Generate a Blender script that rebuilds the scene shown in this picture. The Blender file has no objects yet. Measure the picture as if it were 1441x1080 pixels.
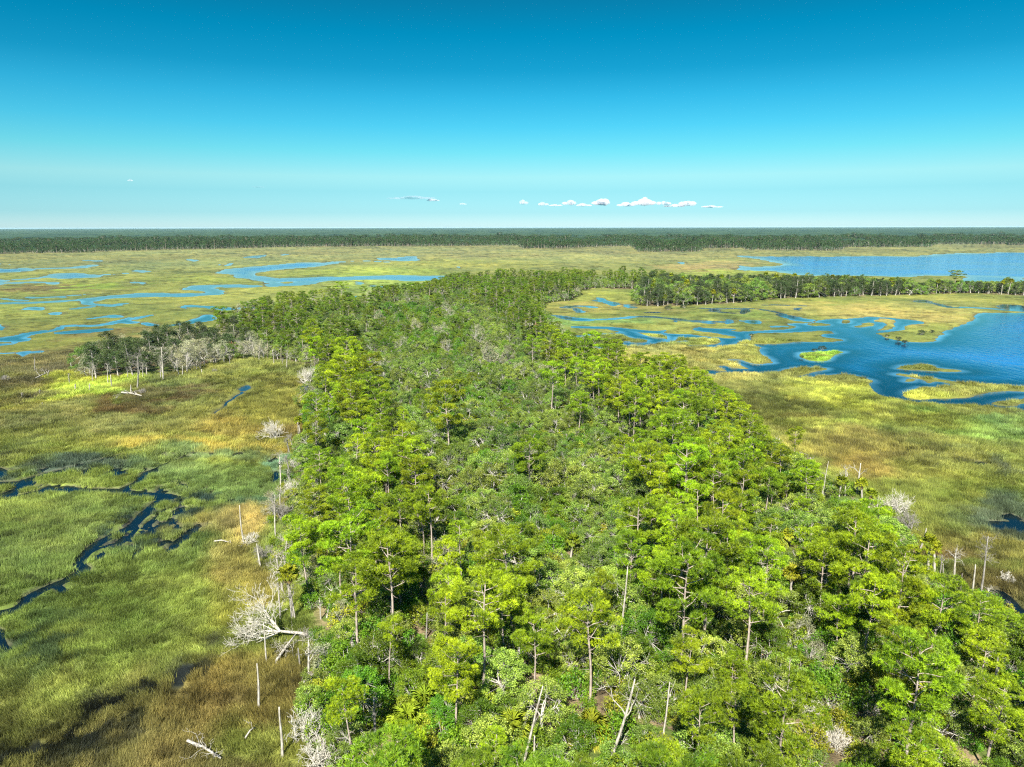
import bpy, math, numpy as np
from mathutils import Matrix, Vector, Euler

R = math.radians
rng = np.random.default_rng(11)
scene = bpy.context.scene
COL = scene.collection

# ------------------------------------------------------------------ camera
H = 50.0
PITCH = 12.42
FPX = 999.0                        # focal length in pixels of the 1441 px wide photograph
CX, CY = 720.5, 540.0
cam_data = bpy.data.cameras.new("camera")
cam = bpy.data.objects.new("camera", cam_data)
COL.objects.link(cam)
cam_data.sensor_width = 36.0
cam_data.lens = FPX / 1441.0 * 36.0
cam_data.clip_start = 0.5
cam_data.clip_end = 200000.0
CAMROT = Matrix.Rotation(R(90 - PITCH), 3, 'X') @ Matrix.Rotation(R(-0.1), 3, 'Z')
cam.matrix_world = Matrix.Translation((0, 0, H)) @ CAMROT.to_4x4()
scene.camera = cam
CM = np.array(CAMROT)


def ray(px, py):
    px = np.asarray(px, float); py = np.asarray(py, float)
    d = np.stack([(px - CX) / FPX, -(py - CY) / FPX, -np.ones_like(px)], -1)
    return d @ CM.T


def ground(px, py, z=0.0):
    d = ray(px, py)
    t = (z - H) / d[..., 2]
    return np.stack([d[..., 0] * t, d[..., 1] * t], -1)


def project(x, y, z):
    v = np.stack([np.asarray(x, float), np.asarray(y, float), np.asarray(z, float) - H], -1) @ CM
    w = np.maximum(-v[..., 2], 1e-3)
    return CX + FPX * v[..., 0] / w, CY - FPX * v[..., 1] / w


def height_at(px, yb, yt, xt=None):
    """height of an upright thing whose foot is seen at (px,yb) and whose top is seen at yt"""
    g = ground(px, yb)
    d = ray(px if xt is None else xt, yt)
    s = math.hypot(*g) / math.hypot(d[0], d[1])
    return float(H + d[2] * s)


# ------------------------------------------------------------------ noise
def _hash(ix, iy, seed):
    h = (ix.astype(np.int64) * 374761393 + iy.astype(np.int64) * 668265263 + seed * 974634777) & 0xFFFFFFFF
    h = ((h ^ (h >> 13)) * 1274126177) & 0xFFFFFFFF
    h = (h ^ (h >> 16)) & 0xFFFF
    return h / 65535.0


def vnoise(x, y, seed=0):
    ix = np.floor(x); iy = np.floor(y)
    fx = x - ix; fy = y - iy
    fx = fx * fx * (3 - 2 * fx); fy = fy * fy * (3 - 2 * fy)
    a = _hash(ix, iy, seed); b = _hash(ix + 1, iy, seed)
    c = _hash(ix, iy + 1, seed); d = _hash(ix + 1, iy + 1, seed)
    return (a * (1 - fx) + b * fx) * (1 - fy) + (c * (1 - fx) + d * fx) * fy


def fbm(x, y, seed=0, oct=4):
    s = 0; a = 0.5; n = 0
    for o in range(oct):
        s = s + a * vnoise(x, y, seed + o * 17); n += a
        x = x * 2.03 + 13.7; y = y * 2.03 - 7.1; a *= 0.5
    return s / n


# ------------------------------------------------------------------ traced outlines (photo pixels -> ground)
def Zm(ox, oy, s):
    return lambda pts: [(ox + x / s, oy + y / s) for x, y in pts]


Z1 = Zm(0, 350, 6.004); Z2 = Zm(220, 340, 6.004); Z3 = Zm(440, 340, 6.004); Z4 = Zm(760, 390, 6.004)
Z5 = Zm(960, 410, 6.004); Z6 = Zm(1200, 400, 5.4); Z7 = Zm(960, 330, 2.996); Z8 = Zm(0, 500, 5.542)
ZA = Zm(0, 640, 2.454); ZR = Zm(1000, 600, 2.249); ZL = Zm(90, 450, 5.764); ZE = Zm(1150, 620, 4.911)
Zq = Zm(0, 300, 3.0)

WATER = [
    Z1([(-300, 176), (0, 175), (150, 172), (330, 155), (300, 185), (180, 195), (0, 205), (-300, 215)]),
    Z1([(-300, 255), (0, 258), (60, 252), (110, 262), (70, 300), (0, 312), (-300, 320)]),
    Z1([(410, 240), (480, 215), (620, 210), (800, 210), (950, 215), (940, 235), (800, 240), (640, 248), (500, 245)]),
    Z1([(620, 160), (690, 145), (800, 140), (790, 158), (660, 168)]),
    Z1([(1155, 182), (1200, 176), (1285, 188), (1270, 203), (1190, 202)]),
    Z1([(600, 440), (740, 423), (820, 410), (960, 393), (1150, 378), (1441, 370), (1441, 391), (1150, 400), (980, 412),
        (870, 427), (835, 463), (770, 463), (700, 447)]),
    Z1([(180, 508), (280, 490), (390, 503), (385, 518), (250, 518)]),
    Z1([(425, 405), (500, 399), (560, 407), (500, 419)]),
    Z1([(1060, 290), (1150, 280), (1210, 298), (1150, 308)]),
    Z1([(-300, 630), (0, 636), (60, 640), (100, 660), (50, 685), (0, 695), (-300, 700)]),
    Z1([(-300, 790), (0, 760), (130, 725), (280, 700), (340, 705), (400, 672), (480, 668), (480, 690), (400, 710), (300, 722),
        (180, 737), (100, 775), (200, 772), (190, 790), (100, 800), (0, 832), (-300, 860)]),
    Z1([(760, 660), (900, 632), (1010, 600), (1050, 592), (1110, 595), (1080, 612), (1160, 630), (1060, 642), (980, 634), (880, 652)]),
    Z1([(1170, 630), (1250, 626), (1345, 640), (1320, 652), (1200, 650)]),
    Z1([(350, 725), (480, 710), (700, 688), (900, 678), (950, 680), (800, 706), (600, 727), (420, 734)]),
    Z1([(140, 885), (240, 866), (270, 875), (240, 900), (215, 920), (180, 907)]),
    Z2([(510, 260), (590, 238), (700, 228), (900, 208), (1100, 190), (1400, 178)]) + Z3([(0, 190), (100, 175), (180, 170), (190, 182), (100, 205), (0, 220)])
    + Z2([(1250, 224), (1000, 246), (850, 262), (840, 278), (900, 295), (1000, 303), (1200, 308)])
    + Z3([(0, 308), (200, 305), (600, 298), (900, 292), (1250, 290), (1240, 318), (900, 325), (700, 325), (400, 330), (150, 336), (0, 350)])
    + Z2([(1300, 366), (1150, 380), (960, 385), (920, 350), (1000, 332), (900, 322), (700, 312), (600, 292), (510, 272)]),
    Z3([(530, 145), (720, 140), (800, 125), (880, 125), (890, 155), (820, 167), (700, 157), (560, 153)]),
    Z2([(220, 395), (300, 378), (480, 370), (600, 368), (800, 368), (950, 376), (800, 392), (600, 390), (500, 384), (480, 395),
        (560, 410), (640, 430), (600, 444), (450, 449), (300, 460), (150, 457), (0, 447), (0, 430), (150, 430), (330, 430),
        (480, 430), (440, 415), (330, 407), (230, 407)]),
    Z2([(740, 132), (850, 120), (930, 110), (940, 125), (880, 142), (780, 140)]),
    Z2([(1030, 113), (1090, 110), (1085, 126)]),
    Z2([(500, 194), (540, 189), (545, 201)]), Z2([(590, 190), (660, 176), (650, 196), (610, 209)]),
    Z2([(250, 155), (320, 147), (330, 166), (280, 169)]),
    Z2([(240, 540), (300, 539), (300, 556), (265, 579)]),
    Z2([(100, 705), (200, 690), (330, 653), (460, 613), (530, 613), (530, 657), (400, 677), (250, 694), (120, 711)]),
    Z3([(190, 490), (280, 475), (420, 455), (420, 480), (300, 515), (200, 515)]),
    Z3([(330, 344), (420, 349), (400, 364)]), Z3([(480, 445), (540, 440), (540, 460), (490, 462)]), Z3([(1180, 211), (1240, 209), (1240, 221)]),
    Z4([(450, 176), (520, 180), (600, 215), (690, 225), (680, 242), (620, 252), (590, 242), (540, 217), (460, 205)]),
    Z4([(730, 245), (800, 250), (815, 272), (760, 272)]),
    Z4([(100, 332), (160, 322), (260, 345), (440, 358), (440, 378), (300, 372), (180, 354)]),
    Z4([(1120, 382), (1190, 364), (1170, 386)]), Z4([(1270, 373), (1330, 363), (1340, 381), (1290, 383)]),
    Z4([(880, 468), (1000, 464), (1060, 440), (1075, 475), (1160, 483), (1300, 485), (1441, 505), (1441, 527), (1300, 512),
        (1180, 502), (1150, 530), (1060, 552), (950, 577), (800, 582), (720, 587), (690, 560), (740, 543), (780, 560), (950, 556),
        (1060, 540), (1095, 520), (1080, 490), (1000, 479)]),
    Z4([(465, 580), (590, 578), (570, 602), (480, 607)]),
    Z4([(1300, 430), (1360, 424), (1400, 440), (1360, 456), (1310, 446)]),
    Z4([(980, 715), (1010, 735), (1050, 755), (1090, 740), (1120, 770), (1170, 780), (1160, 805), (1080, 800), (1020, 760)]),
    Z4([(1370, 790), (1420, 790), (1441, 800), (1480, 830), (1390, 820)]),
    Z5([(210, 158), (300, 150), (300, 182), (240, 184)]), Z5([(485, 153), (550, 150), (570, 165), (520, 197), (485, 192)]),
    Z5([(920, 150), (950, 137), (985, 140), (970, 167), (930, 167)]),
    Z5([(770, 195), (830, 197), (960, 219), (1050, 239), (1150, 249), (1060, 264), (960, 252), (830, 224)]),
    Z5([(340, 240), (400, 238), (420, 265), (380, 282), (350, 265)]),
    Z5([(450, 240), (540, 244), (640, 247), (650, 262), (600, 277), (500, 266)]),
    # the open bay with its inlets
    Z5([(100, 312), (170, 300), (200, 310), (400, 325), (430, 345), (600, 345), (900, 315), (960, 300), (900, 285), (870, 274),
        (960, 271), (1050, 275), (1150, 250), (1240, 240), (1345, 240)])
    + Z6([(0, 263), (150, 254), (200, 256), (330, 260), (500, 278), (570, 297), (430, 320), (390, 350), (300, 362), (160, 378),
          (250, 400), (340, 430), (420, 448), (620, 448), (650, 410), (760, 350), (860, 305), (960, 280), (1000, 240), (1060, 230),
          (1301, 222), (1900, 205), (3600, 240), (3600, 1180), (2500, 1100), (1500, 1010), (1301, 970), (1250, 950), (1150, 940),
          (1040, 940), (980, 915), (700, 915), (500, 908), (350, 880), (220, 850), (160, 820), (140, 780), (180, 740), (60, 710), (0, 688)])
    + Z5([(1250, 705), (1000, 735), (980, 715), (1100, 695), (1245, 662), (1200, 645), (1000, 648), (860, 662), (760, 700),
          (500, 695), (290, 692), (170, 690), (190, 668), (300, 675), (400, 675), (300, 645), (330, 626), (400, 640), (560, 660),
          (580, 650), (480, 620), (390, 595), (400, 574), (450, 568), (480, 580), (560, 605), (660, 625), (740, 615), (775, 590),
          (700, 550), (640, 510), (630, 480), (690, 485), (600, 460), (440, 452), (370, 455), (280, 470), (120, 470), (100, 460),
          (200, 455), (310, 440), (310, 415), (250, 400), (150, 385), (-60, 380), (-60, 364), (200, 378), (320, 395), (420, 400),
          (470, 395), (440, 380), (350, 360), (200, 340), (110, 325)]),
    # the wide water beyond the hammock
    Z7([(200, 91), (400, 96), (520, 92), (620, 95), (780, 92), (960, 95), (1050, 85), (1300, 80), (1441, 77), (2600, 66),
        (2600, 200), (1441, 183), (1300, 176), (1200, 173), (1020, 167), (950, 179), (700, 173), (500, 173), (440, 161), (380, 151),
        (230, 151), (230, 131), (290, 141), (360, 139), (450, 131), (400, 118), (300, 100)]),
    Z7([(1150, 178), (1290, 174), (1441, 185), (1441, 196), (1280, 196), (1250, 213), (1180, 206)]),
    Z7([(0, 119), (22, 118), (22, 126), (0, 126)]),
    ZA([(-60, 35), (30, 50), (35, 75), (15, 85), (-60, 92)]),
    ZA([(-60, 590), (10, 610), (5, 640), (30, 670), (75, 680), (30, 692), (-60, 660)]),
    Zq([(1010, 740), (1050, 727), (1065, 737), (1020, 758)]), Zq([(1262, 736), (1290, 719), (1322, 734), (1310, 756), (1270, 752)]),
    ZE([(1150, 560), (1230, 565), (1300, 560), (1429, 572), (1900, 580), (1900, 690), (1429, 660), (1330, 645), (1250, 615)]),
    ZE([(1080, 160), (1120, 150), (1230, 178), (1240, 188), (1110, 180)]),
]
ISLETS = [
    Z1([(-100, 800), (0, 800), (60, 795), (50, 815), (0, 818), (-100, 822)]),
    Z2([(1000, 350), (1080, 337), (1170, 337), (1130, 356), (1040, 361)]),
    Z5([(443, 440), (500, 425), (590, 415), (580, 395), (600, 360), (800, 350), (950, 338), (1150, 330), (1270, 340), (1300, 352),
        (1270, 365), (1150, 360), (1130, 370), (1200, 390), (1370, 408), (1350, 425), (1000, 428), (850, 448), (600, 452), (450, 450)]),
    Z5([(950, 545), (980, 525), (1100, 508), (1200, 500), (1370, 505), (1370, 520), (1250, 555), (1240, 585), (1130, 597), (1010, 580)]),
    Z5([(1055, 285), (1080, 268), (1170, 268), (1270, 288), (1240, 298), (1100, 295)]),
    Z5([(1340, 262), (1370, 245), (1441, 250), (1441, 262), (1380, 280)]),
    Z6([(30, 325), (100, 290), (180, 300), (195, 318), (130, 335), (60, 335)]),
    Z6([(190, 290), (220, 265), (300, 268), (350, 285), (340, 320), (300, 345), (230, 360), (170, 350), (230, 340), (280, 318), (270, 300), (220, 300)]),
    Z6([(270, 640), (380, 626), (480, 606), (570, 606), (600, 635), (760, 643), (840, 660), (760, 670), (600, 664), (450, 652)]),
    Z6([(315, 680), (350, 678), (480, 700), (560, 705), (680, 723), (780, 738), (830, 745), (1050, 768), (1301, 778), (1800, 786),
        (1800, 832), (1301, 822), (1100, 817), (950, 850), (800, 867), (540, 882), (400, 872), (370, 840), (390, 815), (500, 785),
        (560, 795), (640, 785), (780, 765), (700, 745), (620, 740), (600, 758), (560, 752), (540, 730), (440, 712), (330, 697)]),
    Z6([(380, 740), (420, 715), (490, 725), (470, 740), (420, 750)]),
    Z6([(1040, 910), (1060, 893), (1230, 878), (1301, 850), (1600, 850), (1600, 900), (1301, 907), (1220, 934), (1100, 927)]),
]
CREEKS = [   # polyline, half width in metres
    (Z1([(90, 268), (300, 255), (440, 240)]), 5), (Z1([(110, 290), (330, 286), (480, 289)]), 6), (Z1([(380, 166), (620, 161)]), 6),
    (Z1([(0, 130), (160, 128)]), 6), (Z1([(730, 104), (800, 108)]), 8), (Z1([(950, 215), (1160, 205)]), 4),
    (Z1([(-200, 470), (0, 466), (150, 462), (420, 450), (620, 440)]), 4.5), (Z1([(0, 425), (60, 420), (190, 440)]), 3),
    (Z1([(835, 462), (920, 472), (980, 484), (1030, 465), (1070, 462)]), 2.6), (Z1([(640, 508), (700, 500), (760, 490), (800, 486)]), 2),
    (Z1([(490, 545), (530, 552)]), 2.2), (Z1([(480, 664), (600, 659), (760, 661), (880, 640), (1000, 615)]), 2.2),
    (Z1([(1120, 600), (1170, 582), (1220, 575)]), 2), (Z1([(850, 582), (960, 590)]), 2.2), (Z1([(700, 605), (850, 585)]), 1.5),
    (Z1([(-100, 890), (140, 880), (360, 880)]), 0.8), (Z1([(270, 880), (360, 870)]), 1.4),
    (Z1([(300, 403), (420, 405), (560, 400), (700, 388)]), 2.0),
    (Z2([(300, 546), (500, 565), (620, 571), (760, 560), (940, 555)]), 3),
    (Z3([(170, 177), (350, 170), (640, 173)]), 6), (Z3([(490, 376), (560, 381)]), 2.5),
    (Z4([(100, 325), (180, 332), (300, 355), (420, 367), (560, 363), (700, 353), (800, 342), (950, 345), (1100, 352), (1180, 360), (1300, 375), (1441, 390)]), 1.9),
    (Z4([(320, 425), (480, 435), (640, 440), (760, 455), (900, 465), (1000, 467)]), 2.6),
    (Z4([(640, 445), (760, 470), (820, 505), (900, 512), (1000, 525), (980, 545)]), 3.2), (Z4([(690, 480), (780, 490), (850, 520)]), 2),
    (Z4([(320, 510), (420, 490), (600, 488)]), 1.6), (Z4([(1380, 446), (1441, 452)]), 2), (Z4([(1300, 582), (1460, 580)]), 2.4),
    (Z4([(200, 260), (330, 245), (450, 262)]), 2.2), (Z4([(290, 270), (340, 300)]), 1.8), (Z4([(910, 308), (990, 308)]), 2),
    (Z4([(690, 240), (760, 243), (830, 240)]), 1.6), (Z4([(1180, 548), (1240, 540)]), 1.6),
    (Z5([(120, 140), (230, 152), (330, 147), (480, 148), (620, 152), (760, 180), (860, 200)]), 1.4), (Z5([(330, 185), (420, 189)]), 1.6),
    (Z5([(0, 240), (110, 250), (150, 250), (340, 262)]), 1.6), (Z5([(180, 315), (400, 322)]), 1.6), (Z5([(760, 300), (840, 295)]), 1.2),
    (Z5([(660, 118), (860, 108), (1000, 118)]), 0.8),
    (Z6([(550, 145), (600, 151), (700, 166), (800, 186), (950, 181), (1150, 195), (1301, 211)]), 1.7),
    (Z6([(545, 145), (575, 135)]), 3.5), (Z6([(1180, 180), (1240, 165), (1290, 200)]), 6),
    (ZA([(-60, 100), (0, 100), (60, 98), (97, 95), (80, 115), (40, 130), (18, 143), (40, 152), (90, 142), (150, 130), (300, 128), (400, 128), (460, 138), (545, 147), (572, 153)]), 1.45),
    (ZA([(-60, 100), (0, 100), (70, 97), (97, 95), (80, 115), (40, 130), (18, 143), (40, 152), (90, 142), (150, 130), (300, 128), (400, 128), (460, 138), (545, 145),
         (572, 153), (545, 162), (500, 195), (460, 245), (400, 275), (320, 315), (290, 350), (265, 380), (285, 400), (250, 425),
         (190, 450), (130, 480), (100, 515), (50, 540), (0, 548), (-80, 560)]), .85),
    (ZA([(70, 96), (95, 85), (150, 72), (250, 45), (340, 20), (420, 0)]), .9),
    (ZA([(545, 148), (610, 152)]), 0.45), (ZA([(415, 125), (480, 98), (500, 70), (560, 45), (650, 10)]), 1.0),
    (ZA([(205, 448), (222, 458), (236, 472)]), 0.5), (ZA([(300, 345), (350, 318), (430, 300), (470, 250)]), 0.35),
    (ZA([(140, 478), (105, 490)]), 0.4),
    (Z8([(0, 835), (100, 820), (180, 780)]), 0.35),
    (Z8([(350, 930), (500, 890), (700, 840), (900, 800), (1050, 765), (1200, 715)]), 0.35),
    (Zq([(1012, 757), (990, 780), (960, 800), (953, 822)]), 0.3), (Zq([(953, 822), (930, 835), (915, 850)]), 0.2),
    (ZR([(915, 535), (940, 552), (965, 575), (985, 590), (1100, 640)]), 1.1),
]
ISLAND = [(470, 1600), (445, 1200), (440, 1080), (425, 980), (440, 905), (428, 840), (385, 775), (372, 730), (392, 690), (425, 640),
          (432, 590), (442, 545), (442, 515), (380, 508), (335, 507), (310, 490), (300, 470), (330, 452), (400, 437), (470, 430),
          (520, 425), (600, 415), (640, 403), (700, 400), (800, 399), (880, 399), (940, 402), (935, 409), (905, 408), (815, 406), (812, 424),
          (765, 427), (760, 440), (772, 455), (780, 470), (800, 490), (850, 527), (905, 546), (960, 552), (1005, 560), (1045, 590),
          (1060, 612), (1090, 640), (1140, 672), (1190, 692), (1230, 715), (1280, 762), (1318, 803), (1370, 842), (1400, 866),
          (1441, 895), (1600, 1010), (1900, 1300), (1900, 1600)]
HAMMOCK = [(118, 540), (160, 533), (260, 528), (300, 516), (340, 508), (360, 500), (310, 480), (250, 490), (190, 505), (118, 520)]
BAND = [(892, 433), (960, 431), (1020, 429), (1060, 425), (1072, 422), (1200, 418), (1290, 416), (1360, 413), (1441, 417), (1560, 420),
        (1700, 420), (1700, 412), (1441, 409), (1330, 409), (1200, 409), (1080, 409), (940, 409), (905, 413)]
FAREDGE = [(-700, 372), (-300, 364), (0, 358), (100, 356.5), (220, 352.5), (330, 350), (440, 347.8), (640, 347), (728, 346.5),
           (735, 350.5), (800, 350), (850, 347.5), (890, 347.5), (896, 355), (984, 355), (990, 350), (1045, 349.5), (1050, 353),
           (1185, 353), (1190, 348.5), (1310, 348.5), (1315, 344.5), (1415, 344.5), (1420, 346), (1900, 346), (2400, 346)]


def world(poly):
    p = np.array(poly, float)
    return ground(p[:, 0], p[:, 1])


def seg_dist(X, Y, P, closed):
    n = len(P)
    best = np.full(X.shape, 1e18)
    inside = np.zeros(X.shape, bool)
    for i in range(n if closed else n - 1):
        ax, ay = P[i]; bx, by = P[(i + 1) % n]
        dx, dy = bx - ax, by - ay
        L2 = dx * dx + dy * dy + 1e-9
        t = np.clip(((X - ax) * dx + (Y - ay) * dy) / L2, 0, 1)
        best = np.minimum(best, (X - ax - t * dx) ** 2 + (Y - ay - t * dy) ** 2)
        if closed and abs(dy) > 1e-9:
            c = ((ay > Y) != (by > Y)) & (X < (bx - ax) * (Y - ay) / (by - ay) + ax)
            inside ^= c
    d = np.sqrt(best)
    return np.where(inside, -d, d) if closed else d


CAP = 400.0


def sd_region(X, Y, P, closed, grow, pad):
    """signed distance, computed only near the outline's bounding box"""
    out = np.full(X.shape, CAP)
    lo = P.min(0) - pad; hi = P.max(0) + pad
    m = (X > lo[0]) & (X < hi[0]) & (Y > lo[1]) & (Y < hi[1])
    if m.any():
        out[m] = seg_dist(X[m], Y[m], P, closed) - grow
    return out


def chaikin(P, closed, n=1):
    for _ in range(n):
        Q = []
        N = len(P)
        rngi = range(N if closed else N - 1)
        if not closed: Q.append(P[0])
        for i in rngi:
            a = P[i]; b = P[(i + 1) % N]
            Q.append(a * .75 + b * .25); Q.append(a * .25 + b * .75)
        if not closed: Q.append(P[-1])
        P = np.array(Q)
    return P


W_W = [chaikin(world(p), True) for p in WATER]
W_I = [chaikin(world(p), True) for p in ISLETS]
W_C = [(chaikin(world(p), False), w) for p, w in CREEKS]
P_ISL = chaikin(world(ISLAND), True); P_HAM = chaikin(world(HAMMOCK), True); P_BAND = chaikin(world(BAND), True)
P_FAR = world(FAREDGE)


WETS = [(243, 742, 54, 30, .50), (170, 772, 44, 18, .46), (262, 722, 46, 9, .47), (130, 666, 110, 8, .50), (60, 690, 60, 8, .44), (388, 665, 9, 32, .50), (340, 708, 40, 6, .48), (300, 640, 70, 5, .47), (232, 690, 60, 14, .43), (1415, 738, 40, 14, .5)]


def water_sd(X, Y):
    D = np.hypot(X, Y)
    amp = np.clip(0.25 + D * 0.005, 0.25, 5.0)
    wx = X + amp * (fbm(X / 9, Y / 9, 5, 3) - .5) * 2.2; wy = Y + amp * (fbm(X / 9, Y / 9, 55, 3) - .5) * 2.2
    big = np.clip((D - 250) * .02, 0, 12)
    wx = wx + big * (fbm(X / 45, Y / 70, 205, 3) - .5) * 2; wy = wy + big * 2.5 * (fbm(X / 45, Y / 70, 255, 3) - .5) * 2
    s = np.full(X.shape, CAP)
    for P in W_W: s = np.minimum(s, sd_region(wx, wy, P, True, 0, 45))
    for P, w in W_C: s = np.minimum(s, sd_region(wx, wy, P, False, w * (1.25 if np.hypot(*P[0]) > 330 else 1.0), 45))
    s = s + np.clip((D - 170) * .006, 0, 4.5) * (fbm(X / 14, Y / 40, 275, 4) - .5) * (s < 60)
    px, py = project(X, Y, 0 * X)
    near = (D < 260) & (Y > 5)
    if near.any():
        nz = fbm(X[near] / 1.5, Y[near] / 2.6, 811, 4)
        for (ex, ey, rx, ry, thr) in WETS:
            q = ((px[near] - ex) / rx) ** 2 + ((py[near] - ey) / ry) ** 2
            s[near] = np.minimum(s[near], np.where(q < 2.2, (nz - thr + .16 * q) * 5, CAP))
    for P in W_I: s = np.maximum(s, -sd_region(wx, wy, P, True, 0, 45))
    return s


def forest_sd(X, Y):
    wx = X + 5 * (fbm(X / 14, Y / 14, 71, 3) - .5); wy = Y + 5 * (fbm(X / 14, Y / 14, 91, 3) - .5)
    s = sd_region(wx, wy, P_ISL, True, 0, 30)
    s = np.minimum(s, sd_region(wx, wy, P_BAND, True, 0, 30))
    s = np.minimum(s, sd_region(wx, wy, P_HAM, True, 0, 30) + 3)
    return s


def lin(c):
    c = np.asarray(c, float) / 255.0
    return np.where(c <= 0.04045, c / 12.92, ((c + 0.055) / 1.055) ** 2.4)


# marsh colours: (x, y, rx, ry, colour, strength) traced on the photograph's marsh
BLOBS = [
    (60, 405, 130, 6, (118, 104, 62), .8), (130, 403, 60, 5, (150, 178, 50), .9), (30, 425, 90, 12, (116, 128, 58), .5),
    (330, 420, 130, 14, (150, 150, 66), .6), (280, 392, 60, 6, (152, 168, 60), .6), (200, 372, 200, 8, (128, 134, 80), .6),
    (560, 358, 240, 7, (146, 146, 84), .7), (640, 372, 140, 5, (176, 178, 70), .6), (900, 362, 160, 6, (160, 156, 88), .7),
    (1000, 376, 70, 6, (176, 150, 92), .7), (1060, 384, 80, 4, (170, 196, 60), .6),
    (520, 384, 120, 5, (164, 182, 60), .6), (530, 400, 60, 10, (160, 186, 70), .6),
    (120, 520, 150, 24, (98, 88, 56), .8), (30, 545, 90, 14, (100, 92, 56), .8), (150, 495, 130, 14, (118, 112, 56), .7),
    (260, 468, 130, 8, (128, 112, 62), .7), (60, 480, 90, 10, (128, 142, 50), .5),
    (120, 560, 62, 12, (172, 190, 50), .95), (170, 545, 60, 12, (160, 180, 50), .85), (92, 536, 50, 9, (176, 186, 44), .7),
    (250, 535, 60, 7, (110, 128, 50), .6), (190, 566, 75, 7, (106, 84, 44), .85), (230, 548, 40, 8, (104, 86, 48), .7),
    (350, 540, 90, 22, (140, 138, 52), .6), (400, 520, 40, 12, (150, 158, 56), .5),
    (110, 590, 160, 20, (130, 130, 64), .7), (260, 600, 100, 14, (132, 130, 60), .6), (350, 600, 70, 15, (142, 128, 58), .6), (420, 612, 30, 16, (134, 114, 60), .6),
    (230, 632, 190, 10, (160, 148, 56), .8), (60, 640, 60, 16, (134, 140, 46), .6), (400, 640, 40, 16, (150, 136, 56), .7),
    (120, 668, 130, 8, (86, 104, 96), .8), (300, 645, 110, 9, (104, 128, 80), .8), (386, 672, 13, 34, (98, 142, 116), .8),
    (300, 690, 110, 26, (106, 132, 62), .9), (230, 672, 70, 18, (106, 130, 64), .8), (345, 708, 40, 7, (82, 122, 90), .8), (400, 655, 16, 12, (110, 160, 120), .8),
    (40, 725, 70, 24, (150, 160, 62), .8), (60, 770, 60, 20, (136, 150, 50), .6), (90, 718, 100, 14, (116, 140, 48), .5),
    (225, 745, 66, 32, (30, 52, 50), 1.0), (170, 770, 40, 22, (38, 62, 50), .9), (265, 728, 44, 18, (36, 58, 50), .95),
    (252, 752, 28, 12, (150, 150, 60), .8), (290, 742, 22, 12, (160, 148, 60), .8),
    (130, 850, 170, 60, (130, 150, 50), .7), (220, 830, 100, 50, (130, 148, 54), .6), (60, 900, 110, 60, (124, 144, 52), .7),
    (340, 740, 42, 26, (166, 152, 76), 1.0), (350, 800, 46, 40, (150, 142, 66), .95), (385, 715, 30, 16, (172, 154, 72), .9),
    (320, 850, 40, 40, (134, 138, 48), .7), (350, 960, 80, 40, (150, 134, 62), .9), (330, 1010, 110, 50, (148, 132, 64), .9),
    (230, 1050, 150, 46, (134, 124, 60), .9), (390, 1050, 40, 40, (140, 150, 50), .8), (400, 960, 30, 40, (124, 112, 46), .8),
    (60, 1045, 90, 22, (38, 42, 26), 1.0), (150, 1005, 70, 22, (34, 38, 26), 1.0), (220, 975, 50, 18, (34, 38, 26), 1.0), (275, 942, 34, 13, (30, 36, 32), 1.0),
    (200, 1020, 60, 16, (70, 68, 36), .7), (60, 1080, 120, 22, (84, 82, 38), .8),
    (285, 898, 18, 10, (60, 66, 40), .8), (20, 925, 40, 30, (66, 86, 50), .8), (60, 880, 30, 20, (78, 100, 50), .6),
    (900, 415, 80, 5, (170, 180, 60), .6), (880, 432, 90, 8, (180, 160, 80), .6), (840, 452, 110, 6, (122, 160, 76), .9),
    (900, 455, 120, 6, (126, 150, 70), .8), (900, 475, 90, 7, (170, 180, 66), .7), (960, 460, 60, 8, (160, 160, 66), .6),
    (950, 500, 90, 18, (170, 160, 76), .8), (1010, 520, 70, 14, (168, 160, 72), .8), (870, 520, 40, 16, (178, 164, 70), .7),
    (1060, 440, 80, 10, (136, 160, 60), .7), (1140, 435, 120, 10, (172, 158, 76), .7), (1260, 440, 120, 14, (174, 158, 84), .7), (1350, 428, 100, 8, (166, 170, 72), .6),
    (1150, 500, 40, 8, (150, 190, 40), 1.0), (1280, 470, 60, 10, (140, 150, 60), .6),
    (1120, 545, 70, 10, (176, 180, 54), .8), (1200, 560, 90, 14, (180, 182, 50), .8), (1060, 545, 60, 12, (150, 150, 60), .6),
    (1250, 600, 120, 16, (150, 156, 50), .7), (1400, 610, 90, 16, (120, 146, 56), .8), (1441, 600, 40, 10, (116, 144, 76), .5),
    (1150, 600, 60, 14, (150, 156, 54), .5), (1120, 590, 40, 12, (132, 120, 56), .6), (1200, 630, 90, 20, (126, 114, 48), .7),
    (1280, 650, 100, 22, (138, 128, 48), .7), (1380, 660, 80, 24, (134, 136, 48), .6), (1230, 665, 50, 20, (128, 110, 52), .6),
    (1320, 700, 90, 24, (130, 136, 44), .7), (1330, 760, 60, 20, (150, 146, 48), .7), (1400, 780, 60, 26, (140, 128, 50), .8),
    (1330, 795, 40, 14, (116, 92, 44), .8), (1420, 737, 50, 16, (70, 84, 74), .7), (1420, 850, 60, 26, (112, 100, 48), .8),
    (1390, 655, 26, 6, (80, 90, 74), .6), (1441, 880, 60, 20, (110, 100, 48), .8),
]
BASE_Y = [330, 360, 395, 430, 480, 540, 600, 680, 800, 950, 1080, 1500]
BASE_C = np.array([(138, 138, 88), (140, 142, 78), (138, 146, 64), (136, 144, 58), (134, 138, 54), (130, 130, 52), (126, 128, 50), (118, 134, 48),
                   (130, 148, 54), (130, 142, 56), (116, 112, 46), (116, 112, 46)], float)
K_GROUND = 0.66


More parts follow.
